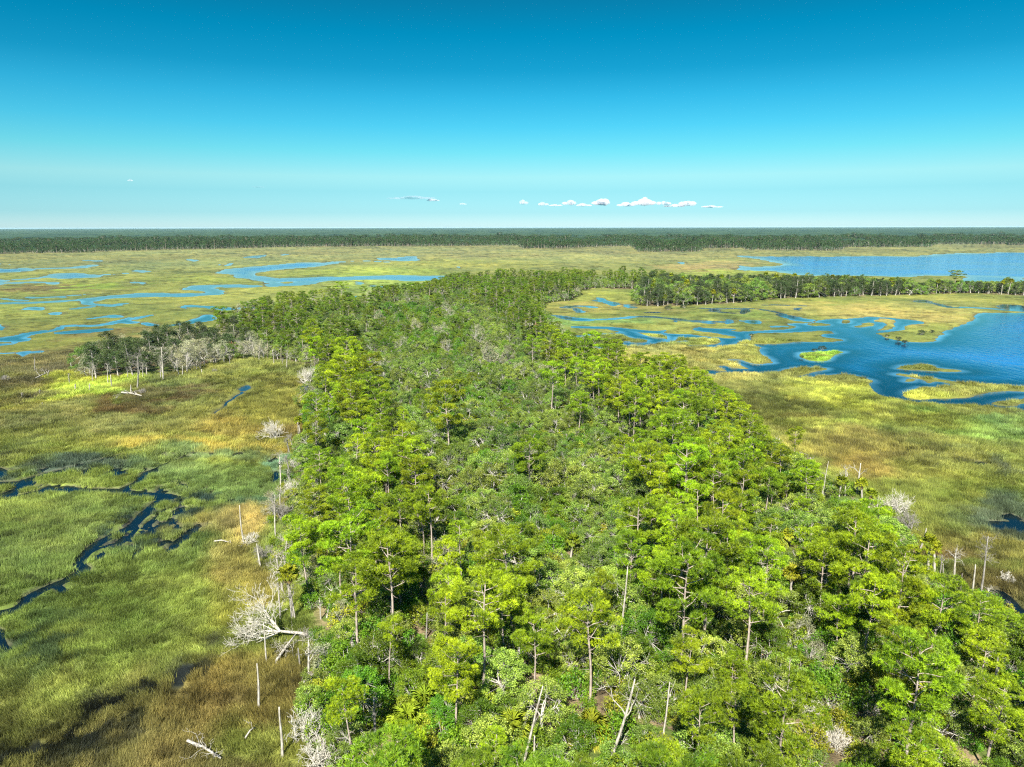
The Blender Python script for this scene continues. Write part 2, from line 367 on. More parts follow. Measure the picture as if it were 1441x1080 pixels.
def marsh_tint(X, Y):
    D = np.hypot(X, Y)
    px, py = project(X, Y, np.zeros_like(X))
    a = np.clip(D * .02, .8, 30)
    n1 = fbm(X / 16, Y / 16, 3, 4) - .5; n2 = fbm(X / 16 + 50, Y / 16, 31, 4) - .5
    wx, wy = project(X + n1 * 2 * a * 3, Y + n2 * 2 * a * 5, np.zeros_like(X))
    wx = np.where(Y > 2, wx, px); wy = np.where(Y > 2, wy, 1500.)
    mot = fbm(X / 1.7, Y / 2.6, 611, 2)
    kk = np.clip(D / 120, 1, 8)
    pat = fbm(X / 9 / kk, Y / 13 / kk, 621, 5)
    c = np.stack([np.interp(wy, BASE_Y, BASE_C[:, k]) for k in range(3)], -1)
    for (x, y, rx, ry, colr, st) in BLOBS:
        m = (np.abs(wx - x) < 3.2 * rx) & (np.abs(wy - y) < 3.2 * ry)
        if not m.any(): continue
        q = ((wx[m] - x) / rx) ** 2 + ((wy[m] - y) / ry) ** 2
        w = (st * np.clip((np.exp(-0.6 * q) - .30 + .95 * (pat[m] - .5)) * 2.0, 0, 1))[:, None]
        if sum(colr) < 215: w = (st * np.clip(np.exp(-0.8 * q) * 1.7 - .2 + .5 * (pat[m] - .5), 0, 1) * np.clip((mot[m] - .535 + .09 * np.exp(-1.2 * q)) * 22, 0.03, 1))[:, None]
        c[m] = c[m] * (1 - w) + np.array(colr, float) * w
    c = lin(np.clip(c, 8, 250))
    # plant patches of two hues and mottling
    m1 = fbm(X / 34, Y / 52, 13, 5) - .5; m2 = fbm(X / 5.5, Y / 5.5, 23, 4) - .5; m3 = fbm(X / 120, Y / 160, 43, 3) - .5
    c = c * (1 + 0.6 * m1 + 0.7 * m2 + .35 * m3)[..., None]
    rdg = 1 - np.abs(2 * fbm(X / 22 + .6 * m2, Y / 15, 631, 4) - 1)
    c = c * (1 - .45 * np.clip((rdg - .90) * 14, 0, 1) * (fbm(X / 40, Y / 40, 641, 2) > .5))[..., None]
    c = c * (1 + np.stack([.7 * m1 + .4 * m2, 0.3 * m1 + .2 * m3, -.5 * m1], -1) * .7)
    g_ = c @ np.array([.3, .6, .1])
    c = c * .90 + g_[..., None] * .10 * np.array([1.0, 1.0, .75])
    c = c * np.array([.97, 1.0, 1.05])
    return np.clip(c * K_GROUND, .004, .9)


# ------------------------------------------------------------------ materials
def new_mat(name):
    m = bpy.data.materials.new(name); m.use_nodes = True
    nt = m.node_tree; nt.nodes.clear()
    return m, nt, nt.nodes, nt.links


def nd(ns, typ, **kw):
    n = ns.new(typ)
    for k, v in kw.items(): setattr(n, k, v)
    return n


def math_node(ns, ls, op, a, b=None):
    n = nd(ns, 'ShaderNodeMath', operation=op)
    for i, v in enumerate((a, b)):
        if v is None: continue
        if hasattr(v, 'is_linked'): ls.new(v, n.inputs[i])
        else: n.inputs[i].default_value = v
    return n.outputs[0]


def foliage_mat(name, ca, cb, transl=.3, hue_j=.02, val_j=.35, rough=.55):
    m, nt, ns, ls = new_mat(name)
    out = nd(ns, 'ShaderNodeOutputMaterial')
    att = nd(ns, 'ShaderNodeAttribute', attribute_name='var')
    info = nd(ns, 'ShaderNodeObjectInfo')
    mix = nd(ns, 'ShaderNodeMix', data_type='RGBA')
    mix.inputs[6].default_value = (*ca, 1); mix.inputs[7].default_value = (*cb, 1)
    ls.new(att.outputs['Fac'], mix.inputs[0])
    hsv = nd(ns, 'ShaderNodeHueSaturation')
    r = info.outputs['Random']
    h = math_node(ns, ls, 'MULTIPLY_ADD', r, hue_j * 2); h.node.inputs[2].default_value = .5 - hue_j
    r2 = math_node(ns, ls, 'FRACT', math_node(ns, ls, 'MULTIPLY', r, 17.31))
    v = math_node(ns, ls, 'MULTIPLY_ADD', r2, val_j * 2); v.node.inputs[2].default_value = 1 - val_j
    ls.new(h, hsv.inputs['Hue']); ls.new(v, hsv.inputs['Value'])
    ls.new(mix.outputs[2], hsv.inputs['Color'])
    p = nd(ns, 'ShaderNodeBsdfPrincipled')
    p.inputs['Roughness'].default_value = rough
    p.inputs['Specular IOR Level'].default_value = .35
    ls.new(hsv.outputs[0], p.inputs['Base Color'])
    t = nd(ns, 'ShaderNodeBsdfTranslucent')
    ls.new(hsv.outputs[0], t.inputs['Color'])
    ms = nd(ns, 'ShaderNodeMixShader'); ms.inputs[0].default_value = transl
    ls.new(p.outputs[0], ms.inputs[1]); ls.new(t.outputs[0], ms.inputs[2])
    ls.new(ms.outputs[0], out.inputs[0])
    return m


def bark_mat(name, ca, cb, scale=6.0, rough=.85):
    m, nt, ns, ls = new_mat(name)
    out = nd(ns, 'ShaderNodeOutputMaterial'); p = nd(ns, 'ShaderNodeBsdfPrincipled')
    tc = nd(ns, 'ShaderNodeTexCoord'); mp = nd(ns, 'ShaderNodeMapping'); mp.inputs['Scale'].default_value = (scale, scale, scale * .25)
    nz = nd(ns, 'ShaderNodeTexNoise'); nz.inputs['Scale'].default_value = 1.0; nz.inputs['Detail'].default_value = 4
    ls.new(tc.outputs['Object'], mp.inputs[0]); ls.new(mp.outputs[0], nz.inputs['Vector'])
    rp = nd(ns, 'ShaderNodeValToRGB'); rp.color_ramp.elements[0].position = .3; rp.color_ramp.elements[1].position = .7
    rp.color_ramp.elements[0].color = (*ca, 1); rp.color_ramp.elements[1].color = (*cb, 1)
    ls.new(nz.outputs['Fac'], rp.inputs[0]); ls.new(rp.outputs[0], p.inputs['Base Color'])
    bp = nd(ns, 'ShaderNodeBump'); bp.inputs['Strength'].default_value = .6; bp.inputs['Distance'].default_value = .05
    ls.new(nz.outputs['Fac'], bp.inputs['Height']); ls.new(bp.outputs[0], p.inputs['Normal'])
    p.inputs['Roughness'].default_value = rough; p.inputs['Specular IOR Level'].default_value = .2
    ls.new(p.outputs[0], out.inputs[0])
    return m


M_PINE = foliage_mat('pine_needles', (0.048, 0.098, 0.003), (0.350, 0.480, 0.008), .20, .018, .36)
M_PINE_BARK = bark_mat('pine_bark', (.15, .115, .09), (.42, .36, .30))
M_OAK = foliage_mat('oak_leaves', (0.054, 0.106, 0.008), (0.325, 0.435, 0.060), .20, .024, .40)
M_PINE_DEEP = foliage_mat('deep_pine_needles', (0.046, 0.095, 0.004), (0.215, 0.320, 0.012), .26, .02, .30)
M_OAK_DEEP = foliage_mat('deep_oak_leaves', (0.046, 0.092, 0.008), (0.245, 0.345, 0.046), .2, .024, .38)
M_FAR = foliage_mat('far_wood_leaves', (0.018, 0.054, 0.014), (0.080, 0.148, 0.034), .15, .02, .35)
M_OAK_BARK = bark_mat('oak_bark', (.22, .20, .17), (.50, .48, .42))
M_SHRUB = foliage_mat('shrub_leaves', (0.055, 0.125, 0.005), (0.180, 0.290, 0.012), .3, .03, .35)
M_YSHRUB = foliage_mat('yellow_shrub_leaves', (0.15, 0.20, 0.008), (0.34, 0.36, 0.025), .3, .02, .3)
M_CEDAR = foliage_mat('cedar_leaves', (0.022, 0.045, 0.010), (0.078, 0.115, 0.030), .2, .015, .3)
M_MANG = foliage_mat('mangrove_leaves', (0.012, 0.026, 0.010), (0.03, 0.055, 0.018), .15, .01, .3)
M_CEDAR_BARK = bark_mat('cedar_bark', (.24, .21, .18), (.48, .45, .40))
M_PALM = foliage_mat('palm_fronds', (0.20, 0.28, 0.014), (0.48, 0.52, 0.035), .3, .02, .25)
M_PALM_DEAD = foliage_mat('dead_fronds', (.20, .14, .06), (.38, .29, .14), .2, .01, .2)
M_PALM_BARK = bark_mat('palm_bark', (.22, .20, .16), (.44, .41, .35), 4)
M_DEAD = bark_mat('bleached_wood', (.15, .135, .11), (.48, .45, .37), 7)
M_DEADWHITE = bark_mat('white_twigs', (.26, .24, .19), (.66, .63, .53), 7)
M_DEADGREY = bark_mat('grey_wood', (.11, .10, .085), (.31, .29, .25), 7)
M_DARKWOOD = bark_mat('charred_wood', (.05, .045, .04), (.14, .12, .10), 5)
M_BROWNLEAF = foliage_mat('brown_leaves', (.20, .10, .035), (.36, .22, .10), .25, .02, .25)


# ------------------------------------------------------------------ mesh building
class MB:
    def __init__(self): self.v = []; self.f = []; self.a = []; self.n = 0

    def add(self, verts, faces, var=0.5):
        verts = np.asarray(verts, float).reshape(-1, 3); faces = np.asarray(faces, np.int64).reshape(-1, 3)
        self.v.append(verts); self.f.append(faces + self.n); self.n += len(verts)
        self.a.append(np.broadcast_to(np.asarray(var, float), (len(verts),)))

    def tube(self, pts, rad, n=5, cap=True):
        pts = np.asarray(pts, float); rad = np.asarray(rad, float); k = len(pts)
        t = np.gradient(pts, axis=0); t /= np.linalg.norm(t, axis=1)[:, None] + 1e-9
        ref = np.array([0, 0, 1.0]) if abs(t[:, 2]).mean() < .8 else np.array([1.0, 0, 0])
        u = np.cross(t, ref); u /= np.linalg.norm(u, axis=1)[:, None] + 1e-9
        w = np.cross(t, u)
        an = np.arange(n) * 2 * np.pi / n
        V = pts[:, None] + rad[:, None, None] * (np.cos(an)[None, :, None] * u[:, None] + np.sin(an)[None, :, None] * w[:, None])
        V = V.reshape(-1, 3)
        i = np.arange(k - 1)[:, None] * n; j = np.arange(n)[None]; j2 = (j + 1) % n
        a = i + j; b = i + j2; c = a + n; d = b + n
        F = np.concatenate([np.stack([a, b, d], -1).reshape(-1, 3), np.stack([a, d, c], -1).reshape(-1, 3)])
        if cap:
            V = np.concatenate([V, pts[-1:]]); e = (k - 1) * n
            F = np.concatenate([F, np.stack([e + np.arange(n), e + (np.arange(n) + 1) % n, np.full(n, k * n)], -1)])
        self.add(V, F)

    def blades(self, p, d, length, width, var, rg):
        """one slim triangle per row: base at p pointing along d"""
        n = len(p)
        r = rg.normal(size=(n, 3)); s = np.cross(d, r); s /= np.linalg.norm(s, axis=1)[:, None] + 1e-9
        hw = (np.broadcast_to(width, (n,)) * .5)[:, None]
        V = np.stack([p - s * hw, p + s * hw, p + d * np.broadcast_to(length, (n,))[:, None]], 1).reshape(-1, 3)
        F = np.arange(3 * n).reshape(-1, 3)
        self.add(V, F, np.repeat(np.broadcast_to(var, (n,)), 3))

    def leaves(self, p, d, length, width, var, rg):
        """kite shaped leaf, two triangles"""
        n = len(p)
        r = rg.normal(size=(n, 3)); s = np.cross(d, r); s /= np.linalg.norm(s, axis=1)[:, None] + 1e-9
        hw = (np.broadcast_to(width, (n,)) * .5)[:, None]; L = np.broadcast_to(length, (n,))[:, None]
        V = np.stack([p, p + d * L * .45 + s * hw, p + d * L, p + d * L * .45 - s * hw], 1).reshape(-1, 3)
        b = np.arange(n)[:, None] * 4
        F = np.concatenate([b + np.array([0, 1, 2]), b + np.array([0, 2, 3])])
        self.add(V, F, np.repeat(np.broadcast_to(var, (n,)), 4))

    def mesh(self, name, mat):
        v = np.concatenate(self.v).astype(np.float32); f = np.concatenate(self.f).astype(np.int32); a = np.concatenate(self.a).astype(np.float32)
        return raw_mesh(name, v, f, mat, a)


def raw_mesh(name, v, f, mat, var=None, smooth=False):
    me = bpy.data.meshes.new(name)
    k = f.shape[1]
    me.vertices.add(len(v)); me.vertices.foreach_set('co', np.ascontiguousarray(v, np.float32).ravel())
    me.loops.add(f.size); me.loops.foreach_set('vertex_index', np.ascontiguousarray(f, np.int32).ravel())
    me.polygons.add(len(f)); me.polygons.foreach_set('loop_start', np.arange(0, f.size, k, dtype=np.int32))
    me.polygons.foreach_set('loop_total', np.full(len(f), k, np.int32))
    if smooth: me.polygons.foreach_set('use_smooth', np.ones(len(f), bool))
    if var is not None:
        me.attributes.new('var', 'FLOAT', 'POINT').data.foreach_set('value', np.ascontiguousarray(var, np.float32))
    me.update(calc_edges=True)
    if mat: me.materials.append(mat)
    return me


def unit(v): return v / (np.linalg.norm(v, axis=-1, keepdims=True) + 1e-9)


def shell(rg, n, zmin=-.3):
    d = unit(rg.normal(size=(n * 3 + 24, 3))); d = d[d[:, 2] > zmin][:n]
    return d


def bend(p0, d, L, n, rg, up=.0, wob=.12):
    """a wavering path from p0 along d"""
    pts = [np.array(p0, float)]; d = unit(np.array(d, float))
    for i in range(n):
        d = unit(d + rg.normal(size=3) * wob + np.array([0, 0, up]))
        pts.append(pts[-1] + d * L / n)
    return np.array(pts)


def at(path, t):
    x = t * (len(path) - 1); i = min(int(x), len(path) - 2); f = x - i
    return path[i] * (1 - f) + path[i + 1] * f


def make_pine(seed, Ht, Rc, base, nl, flat=0.0, dens=1.0):
    """tapered trunk, rising limbs, layered pads of needle sprays"""
    rg = np.random.default_rng(seed)
    T = MB(); C = MB()
    lean = rg.normal(size=2) * .03
    tp = np.array([[lean[0] * h + .12 * math.sin(h * .5 + seed), lean[1] * h + .12 * math.cos(h * .4 + seed * 2), h] for h in np.linspace(-.3, Ht * .96, 9)])
    tr = np.interp(np.linspace(0, 1, 9), [0, .05, 1], [.24, .19, .045]) * (Ht / 15)
    T.tube(tp, tr, 7)
    pads = []
    for i in range(nl):
        t = base + (0.97 - base) * ((i + rg.uniform(0, .8)) / nl)
        u = (t - base) / (1 - base)
        prof = (math.sin(min(1, u * 1.6 + .25) * math.pi / 2)) * math.sqrt(max(0, 1 - (u * (1 - .25 * flat)) ** 2.2))
        L = Rc * prof * rg.uniform(.65, 1.1) + .35
        az = i * 2.4 + rg.uniform(-.5, .5)
        p0 = at(tp, t)
        path = bend(p0, [math.cos(az), math.sin(az), .25 + .3 * u - .1 * flat], L, 5, rg, .03, .13)
        T.tube(path, np.linspace(.055, .018, 6) * (Ht / 14), 4)
        pads.append((path[-1], rg.uniform(.5, .85)))
        if L > 1.3:
            for q in range(int(1 + L * 1.1)):
                s = at(path, rg.uniform(.4, .95))
                a2 = az + rg.choice([-1, 1]) * rg.uniform(.5, 1.2)
                e = s + np.array([math.cos(a2), math.sin(a2), rg.uniform(.15, .7)]) * rg.uniform(.5, 1.15)
                T.tube(np.array([s, (s + e) / 2 + [0, 0, -.05], e]), [.022, .016, .01], 3)
                pads.append((e, rg.uniform(.38, .75)))
    for k in range(4):
        pads.append((tp[-1] + np.append(rg.normal(size=2) * .45, rg.uniform(-.4, .35)), rg.uniform(.5, .75)))
    # a few bare dead limbs under the crown
    for k in range(int(rg.integers(4, 9))):
        t = rg.uniform(base * .5, base * 1.1); az = rg.uniform(0, 6.28)
        T.tube(bend(at(tp, t), [math.cos(az), math.sin(az), rg.uniform(-.1, .3)], rg.uniform(.6, 1.8), 4, rg, 0, .2), np.linspace(.03, .008, 5), 3)
    for c, r in pads:
        n = int(78 * r * r * dens) + 8
        d = shell(rg, n, -.35); n = len(d)
        rad = rg.uniform(.55, 1.0, n) ** .5
        p = c + d * rad[:, None] * np.array([r, r, r * .55])
        ax = unit(d * .7 + np.array([0, 0, .55]) + rg.normal(size=(n, 3)) * .3)
        nb = 8
        pv = np.repeat(p, nb, 0); av = np.repeat(ax, nb, 0)
        bd = unit(av + rg.normal(size=(n * nb, 3)) * .65)
        tv = np.clip(rg.normal(rg.uniform(.3, .7), .2), 0, 1)
        var = np.clip(np.repeat(rg.normal(tv, .22, n), nb), 0, 1)
        C.blades(pv, bd, rg.uniform(.24, .42, n * nb), rg.uniform(.034, .062, n * nb), var, rg)
    return T.mesh('pine_trunk', M_PINE_BARK), C.mesh('pine_crown', M_PINE)


def make_oak(seed, Ht, Rc, nclump, dense=1.0, leaf=None):
    rg = np.random.default_rng(seed)
    T = MB(); C = MB()
    th = Ht * rg.uniform(.18, .28)
    stem = bend([0, 0, -.3], [rg.normal() * .15, rg.normal() * .15, 1], th + .3, 4, rg, 0, .1)
    T.tube(stem, np.linspace(.22, .15, 5) * Rc / 3.2, 6)
    limbs = []
    nl = int(rg.integers(5, 8))
    for i in range(nl):
        az = i * 6.283 / nl + rg.uniform(-.4, .4)
        pth = bend(stem[-1], [math.cos(az), math.sin(az), rg.uniform(.5, 1.6)], Rc * rg.uniform(.75, 1.05), 6, rg, .02, .22)
        pth[:, 2] = np.minimum(pth[:, 2], Ht * .9)
        T.tube(pth, np.linspace(.11, .03, 7) * Rc / 3.2, 5)
        limbs.append(pth)
    L = np.concatenate(limbs)
    lob = rg.uniform(0, 6.28, 3)
    for i in range(nclump):
        d = shell(rg, 1, -.15)[0]
        az = math.atan2(d[1], d[0])
        k = 1 + .18 * math.sin(2 * az + lob[0]) + .13 * math.sin(3 * az + lob[1]) + rg.normal() * .08
        rr = rg.uniform(.55, 1.0) ** .45
        c = np.array([d[0] * Rc * k, d[1] * Rc * k, th + (Ht - th) * (max(d[2], -.1) * .92 * (1 + .1 * math.sin(lob[2] + 3 * az)))]) * np.array([rr, rr, 1]) 
        if rr < .75: c[2] *= rg.uniform(.7, 1)
        j = np.argmin(((L - c) ** 2).sum(1)); s = L[j]
        mid = (s + c) / 2 + rg.normal(size=3) * .12
        T.tube(np.array([s, mid, c]), [.035, .024, .012], 3)
        for q in range(int(rg.random() < .55)):
            e = c + unit(d + rg.normal(size=3) * .7) * rg.uniform(.45, .85)
            T.tube(np.array([c, (c + e) / 2 + rg.normal(size=3) * .08, e]), [.014, .010, .006], 3, False)
        r = rg.uniform(.45, .85)
        n = int(190 * r * dense)
        dd = shell(rg, n, -.6); n = len(dd)
        p = c + dd * (rg.uniform(.25, 1, n)[:, None]) * np.array([r, r, r * .75])
        ld = unit(dd * .5 + rg.normal(size=(n, 3)) * .8 + np.array([0, 0, .15]))
        tv = rg.uniform(.1, .8)
        C.leaves(p, ld, rg.uniform(.14, .27, n), rg.uniform(.08, .14, n), np.clip(rg.normal(tv, .25, n), 0, 1), rg)
    return T.mesh('oak_trunk', M_OAK_BARK), C.mesh('oak_crown', leaf or M_OAK)


def make_shrub(seed, Ht, Rc, nclump, mat):
    rg = np.random.default_rng(seed)
    T = MB(); C = MB()
    for i in range(nclump):
        d = shell(rg, 1, -.1)[0]; rr = rg.uniform(.4, 1) ** .5
        c = np.array([d[0] * Rc * rr, d[1] * Rc * rr, .25 * Ht + .7 * Ht * max(0, d[2]) * rr + rg.normal() * .1])
        T.tube(bend([rg.normal() * .15, rg.normal() * .15, -.1], c + [0, 0, .1], np.linalg.norm(c), 3, rg, 0, .1), np.linspace(.03, .01, 4), 3)
        r = rg.uniform(.35, .65); n = int(120 * r)
        dd = shell(rg, n, -.5); n = len(dd)
        p = c + dd * rg.uniform(.3, 1, n)[:, None] * r
        C.leaves(p, unit(dd * .7 + rg.normal(size=(n, 3)) * .6), rg.uniform(.14, .26, n), rg.uniform(.08, .14, n),
                 np.clip(rg.normal(rg.uniform(.2, .8), .25, n), 0, 1), rg)
    return T.mesh('shrub_stems', M_OAK_BARK), C.mesh('shrub_crown', mat)


def make_cedar(seed, Ht, Rc):
    rg = np.random.default_rng(seed)
    T = MB(); C = MB()
    tp = bend([0, 0, -.3], [rg.normal() * .05, rg.normal() * .05, 1], Ht * .95, 7, rg, .05, .05)
    T.tube(tp, np.linspace(.2, .03, 8), 6)
    for i in range(46):
        t = rg.uniform(.22, 1.0) ** .9; u = (t - .2) / .8
        az = i * 2.4 + rg.normal() * .3
        L = Rc * (math.sin(min(1, u * 2.2 + .3) * 1.57)) * math.sqrt(max(0, 1 - u ** 2.4)) * rg.uniform(.7, 1.1) + .2
        pth = bend(at(tp, t), [math.cos(az), math.sin(az), .35], L, 4, rg, .04, .15)
        T.tube(pth, np.linspace(.035, .01, 5), 3)
        for q in (1.0, .62):
            c = at(pth, q); r = rg.uniform(.4, .7); n = int(85 * r)
            dd = shell(rg, n, -.6); n = len(dd)
            p = c + dd * rg.uniform(.3, 1, n)[:, None] * np.array([r, r, r * .8])
            C.leaves(p, unit(dd + rg.normal(size=(n, 3)) * .5 + [0, 0, .3]), rg.uniform(.16, .3, n), rg.uniform(.09, .15, n),
                     np.clip(rg.normal(rg.uniform(.2, .8), .25, n), 0, 1), rg)
    for i in range(14):   # bare lower limbs
        az = rg.uniform(0, 6.28)
        T.tube(bend(at(tp, rg.uniform(.08, .45)), [math.cos(az), math.sin(az), .2], rg.uniform(.8, 1.9), 4, rg, .02, .25), np.linspace(.03, .006, 5), 3)
    return T.mesh('cedar_trunk', M_CEDAR_BARK), C.mesh('cedar_crown', M_CEDAR)


def make_palm(seed, Ht, nfr=26, fr=1.0):
    rg = np.random.default_rng(seed)
    T = MB(); C = MB(); Dd = MB()
    l = rg.normal(size=2) * .06
    zs = np.linspace(-.3, Ht, 9)
    tp = np.stack([l[0] * zs + .1 * np.sin(zs * .5 + seed), l[1] * zs + .08 * np.cos(zs * .6), zs], 1)
    T.tube(tp, np.interp(np.linspace(0, 1, 9), [0, .1, .8, 1], [.22, .17, .15, .2]), 8)
    top = tp[-1]

    def frond(mb, az, el, pet, fan, nleaf, droop):
        d = np.array([math.cos(az) * math.cos(el), math.sin(az) * math.cos(el), math.sin(el)])
        e = top + d * pet
        mb.tube(np.array([top, (top + e) / 2 + [0, 0, .05], e]), [.03, .022, .015], 3, False)
        side = unit(np.cross(d, [0, 0, 1.0]) + 1e-6); upv = np.cross(side, d)
        a = np.linspace(-1.9, 1.9, nleaf)
        ld = np.cos(a)[:, None] * d + np.sin(a)[:, None] * side + upv * .12 * np.abs(np.sin(a))[:, None]
        ld = unit(ld + np.array([0, 0, -droop]) + rg.normal(size=(nleaf, 3)) * .07)
        ln = fan * (.75 + .3 * np.cos(a)) * rg.uniform(.9, 1.1, nleaf)
        mid = e + ld * (ln * .6)[:, None]
        tip = e + unit(ld + np.array([0, 0, -.45])) * ln[:, None]
        wv = unit(np.cross(ld, upv)); hw = .036 * fan
        V = np.stack([np.repeat(e[None], nleaf, 0), mid + wv * hw, tip, mid - wv * hw], 1).reshape(-1, 3)
        b = np.arange(nleaf)[:, None] * 4
        mb.add(V, np.concatenate([b + [0, 1, 2], b + [0, 2, 3]]), np.clip(rg.normal(rg.uniform(.2, .8), .12), 0, 1))
    for i in range(nfr):
        u = i / nfr
        frond(C, i * 2.4 + rg.normal() * .2, 1.35 - 1.65 * u + rg.normal() * .1, rg.uniform(.7, 1.05) * fr, rg.uniform(.75, .95) * fr, 26, .12 + .35 * u)
    for i in range(9):
        frond(Dd, i * 2.4 + rg.normal() * .3, -.55 - rg.uniform(0, .7), rg.uniform(.5, .8) * fr, rg.uniform(.6, .8) * fr, 12, .8)
    return T.mesh('palm_trunk', M_PALM_BARK), C.mesh('palm_crown', M_PALM), Dd.mesh('dead_frond_skirt', M_PALM_DEAD)


def dead_branches(mb, p0, d, L, r, depth, rg, split=3, up=.05, wob=.16, ang=.7, minr=.012):
    pth = bend(p0, d, L, 5, rg, up, wob)
    mb.tube(pth, np.linspace(r, max(r * .55, minr), 6), 5 if r > .05 else 3)
    if depth <= 0: return
    for k in range(split):
        t = 1.0 if k == 0 else rg.uniform(.45, .98)
        q = at(pth, t); dd = unit(pth[-1] - pth[-2])
        nd_ = unit(dd + rg.normal(size=3) * ang)
        dead_branches(mb, q, nd_, L * rg.uniform(.55, .8), max(r * .55, minr), depth - 1, rg, split, up, wob, ang, minr)


# ------------------------------------------------------------------ linking, tagging
def link(name, mesh, parent=None):
    o = bpy.data.objects.new(name, mesh); COL.objects.link(o)
    if parent is not None: o.parent = parent
    return o


def tag(o, label=None, cat=None, group=None, kind=None):
    if label: o['label'] = label
    if cat: o['category'] = cat
    if group: o['group'] = group
    if kind: o['kind'] = kind
    return o


ALL = []        # every labelled tree: dict(obj, px, py, cat, ...)
TAKEN = []      # (x, y, r) of hand placed things, kept clear when scattering


def empty(name, x, y, z, rz=0.0, s=(1, 1, 1), tilt=(0, 0)):
    o = bpy.data.objects.new(name, None); COL.objects.link(o)
    o.empty_display_size = .5
    o.location = (x, y, z); o.rotation_euler = (tilt[0], tilt[1], rz); o.scale = s
    return o


def plant(name, parts, x, y, z, rz, s, label=None, cat='tree', group=None, tilt=(0, 0)):
    """a thing: Empty at its foot that parents trunk, crown, ... (meshes shared between copies)"""
    o = empty(name, x, y, z, rz, s, tilt)
    for pn, me in parts: link(pn, me, o)
    tag(o, label, cat, group)
    return o


# ------------------------------------------------------------------ ground sheet and water
fy = np.concatenate([np.arange(1090, 640, -1.7), np.arange(640, 343.4, -.85)])
dep = np.arctan((fy - CY) / FPX) + R(PITCH)
rad = H / np.tan(dep)
rad = np.concatenate([np.linspace(2, rad[0] - 3, 12), rad, rad[-1] * (45000 / rad[-1]) ** (np.arange(1, 30) / 29.0)])
ang = np.concatenate([np.arange(-180, -46, 6.0), np.arange(-46, -41, 1.0), np.arange(-41, 41.01, .082), np.arange(42, 47, 1.0), np.arange(48, 180, 6.0)])
AN, RD = np.meshgrid(np.radians(ang), rad)
GX = (RD * np.sin(AN)).ravel(); GY = (RD * np.cos(AN)).ravel()
nr, na = RD.shape
SD = water_sd(GX, GY)
FD = forest_sd(GX, GY)
cell = np.gradient(rad)[:, None] * np.ones((1, na)); cell = cell.ravel()
bw = np.clip(cell, .7, 8.0)
hn = fbm(GX / 7, GY / 7, 7, 3)
land = np.clip(SD / bw, -1, 1)
lh = np.interp(np.hypot(GX, GY), [150, 260], [.30, .16])
Zg = np.where(land > 0, lh * np.sin(land * np.pi / 2) * (.75 + .5 * hn), -.7 * np.sin(-land * np.pi / 2))
fl = np.clip(-FD / 4, 0, 1)
Zg = np.where(land > 0, Zg + fl * .35, Zg)
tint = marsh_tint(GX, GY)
fn = fbm(GX / 6, GY / 6, 101, 4)[:, None]
fn2 = fbm(GX / 1.6, GY / 1.6, 131, 3)[:, None]
floorc = np.array([.20, .155, .085]) * np.clip(.1 + 1.8 * fn2, .25, 1.5) * (1 - fn * .0)
floorc = np.where(fn + .5 * (fn2 - .5) > .5, np.array([.075, .105, .022]) * (.4 + 1.2 * fn2), floorc)
w = np.clip(-FD / 3, 0, 1)[:, None]
tint = tint * (1 - w) + floorc * w
mud = np.clip(1 - SD / np.maximum(bw * .8, .8), 0, 1)[:, None] * .75
mud = np.where(SD[:, None] < 0, 1.0, mud * (vnoise(GX / 3, GY / 3, 9)[:, None] > .35))
tint = tint * (1 - mud) + np.array([.075, .07, .045]) * mud


def grid_faces(nr, na, wrap=True):
    i = np.arange(nr - 1)[:, None] * na; j = np.arange(na)[None] if wrap else np.arange(na - 1)[None]
    j2 = (j + 1) % na
    return np.stack([i + j, i + na + j, i + na + j2, i + j2], -1).reshape(-1, 4)


GF = grid_faces(nr, na)[:, ::-1]


def ground_mat():
    m, nt, ns, ls = new_mat('marsh_ground')
    out = nd(ns, 'ShaderNodeOutputMaterial'); p = nd(ns, 'ShaderNodeBsdfPrincipled')
    at_ = nd(ns, 'ShaderNodeAttribute', attribute_name='tint')
    geo = nd(ns, 'ShaderNodeNewGeometry')
    n1 = nd(ns, 'ShaderNodeTexNoise'); n1.inputs['Scale'].default_value = .55; n1.inputs['Detail'].default_value = 6; n1.inputs['Roughness'].default_value = .7
    n2 = nd(ns, 'ShaderNodeTexNoise'); n2.inputs['Scale'].default_value = .07; n2.inputs['Detail'].default_value = 5; n2.inputs['Roughness'].default_value = .65
    ls.new(geo.outputs['Position'], n1.inputs['Vector']); ls.new(geo.outputs['Position'], n2.inputs['Vector'])
    f1 = math_node(ns, ls, 'MULTIPLY_ADD', n1.outputs['Fac'], 1.7); f1.node.inputs[2].default_value = .15
    f2 = math_node(ns, ls, 'MULTIPLY_ADD', n2.outputs['Fac'], 1.5); f2.node.inputs[2].default_value = .25
    f = math_node(ns, ls, 'MULTIPLY', f1, f2)
    mx = nd(ns, 'ShaderNodeVectorMath', operation='SCALE')
    ls.new(at_.outputs['Color'], mx.inputs[0]); ls.new(f, mx.inputs['Scale'])
    ls.new(mx.outputs[0], p.inputs['Base Color'])
    bp = nd(ns, 'ShaderNodeBump'); bp.inputs['Strength'].default_value = .9; bp.inputs['Distance'].default_value = .8
    ls.new(n1.outputs['Fac'], bp.inputs['Height']); ls.new(bp.outputs[0], p.inputs['Normal'])
    p.inputs['Roughness'].default_value = .9; p.inputs['Specular IOR Level'].default_value = .15
    ls.new(p.outputs[0], out.inputs[0])
    return m


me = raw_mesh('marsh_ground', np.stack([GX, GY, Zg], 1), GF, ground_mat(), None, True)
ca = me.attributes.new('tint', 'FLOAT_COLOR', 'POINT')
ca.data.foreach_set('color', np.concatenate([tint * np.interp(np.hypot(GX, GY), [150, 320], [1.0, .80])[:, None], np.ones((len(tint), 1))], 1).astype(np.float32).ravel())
tag(link('ground', me), kind='structure')


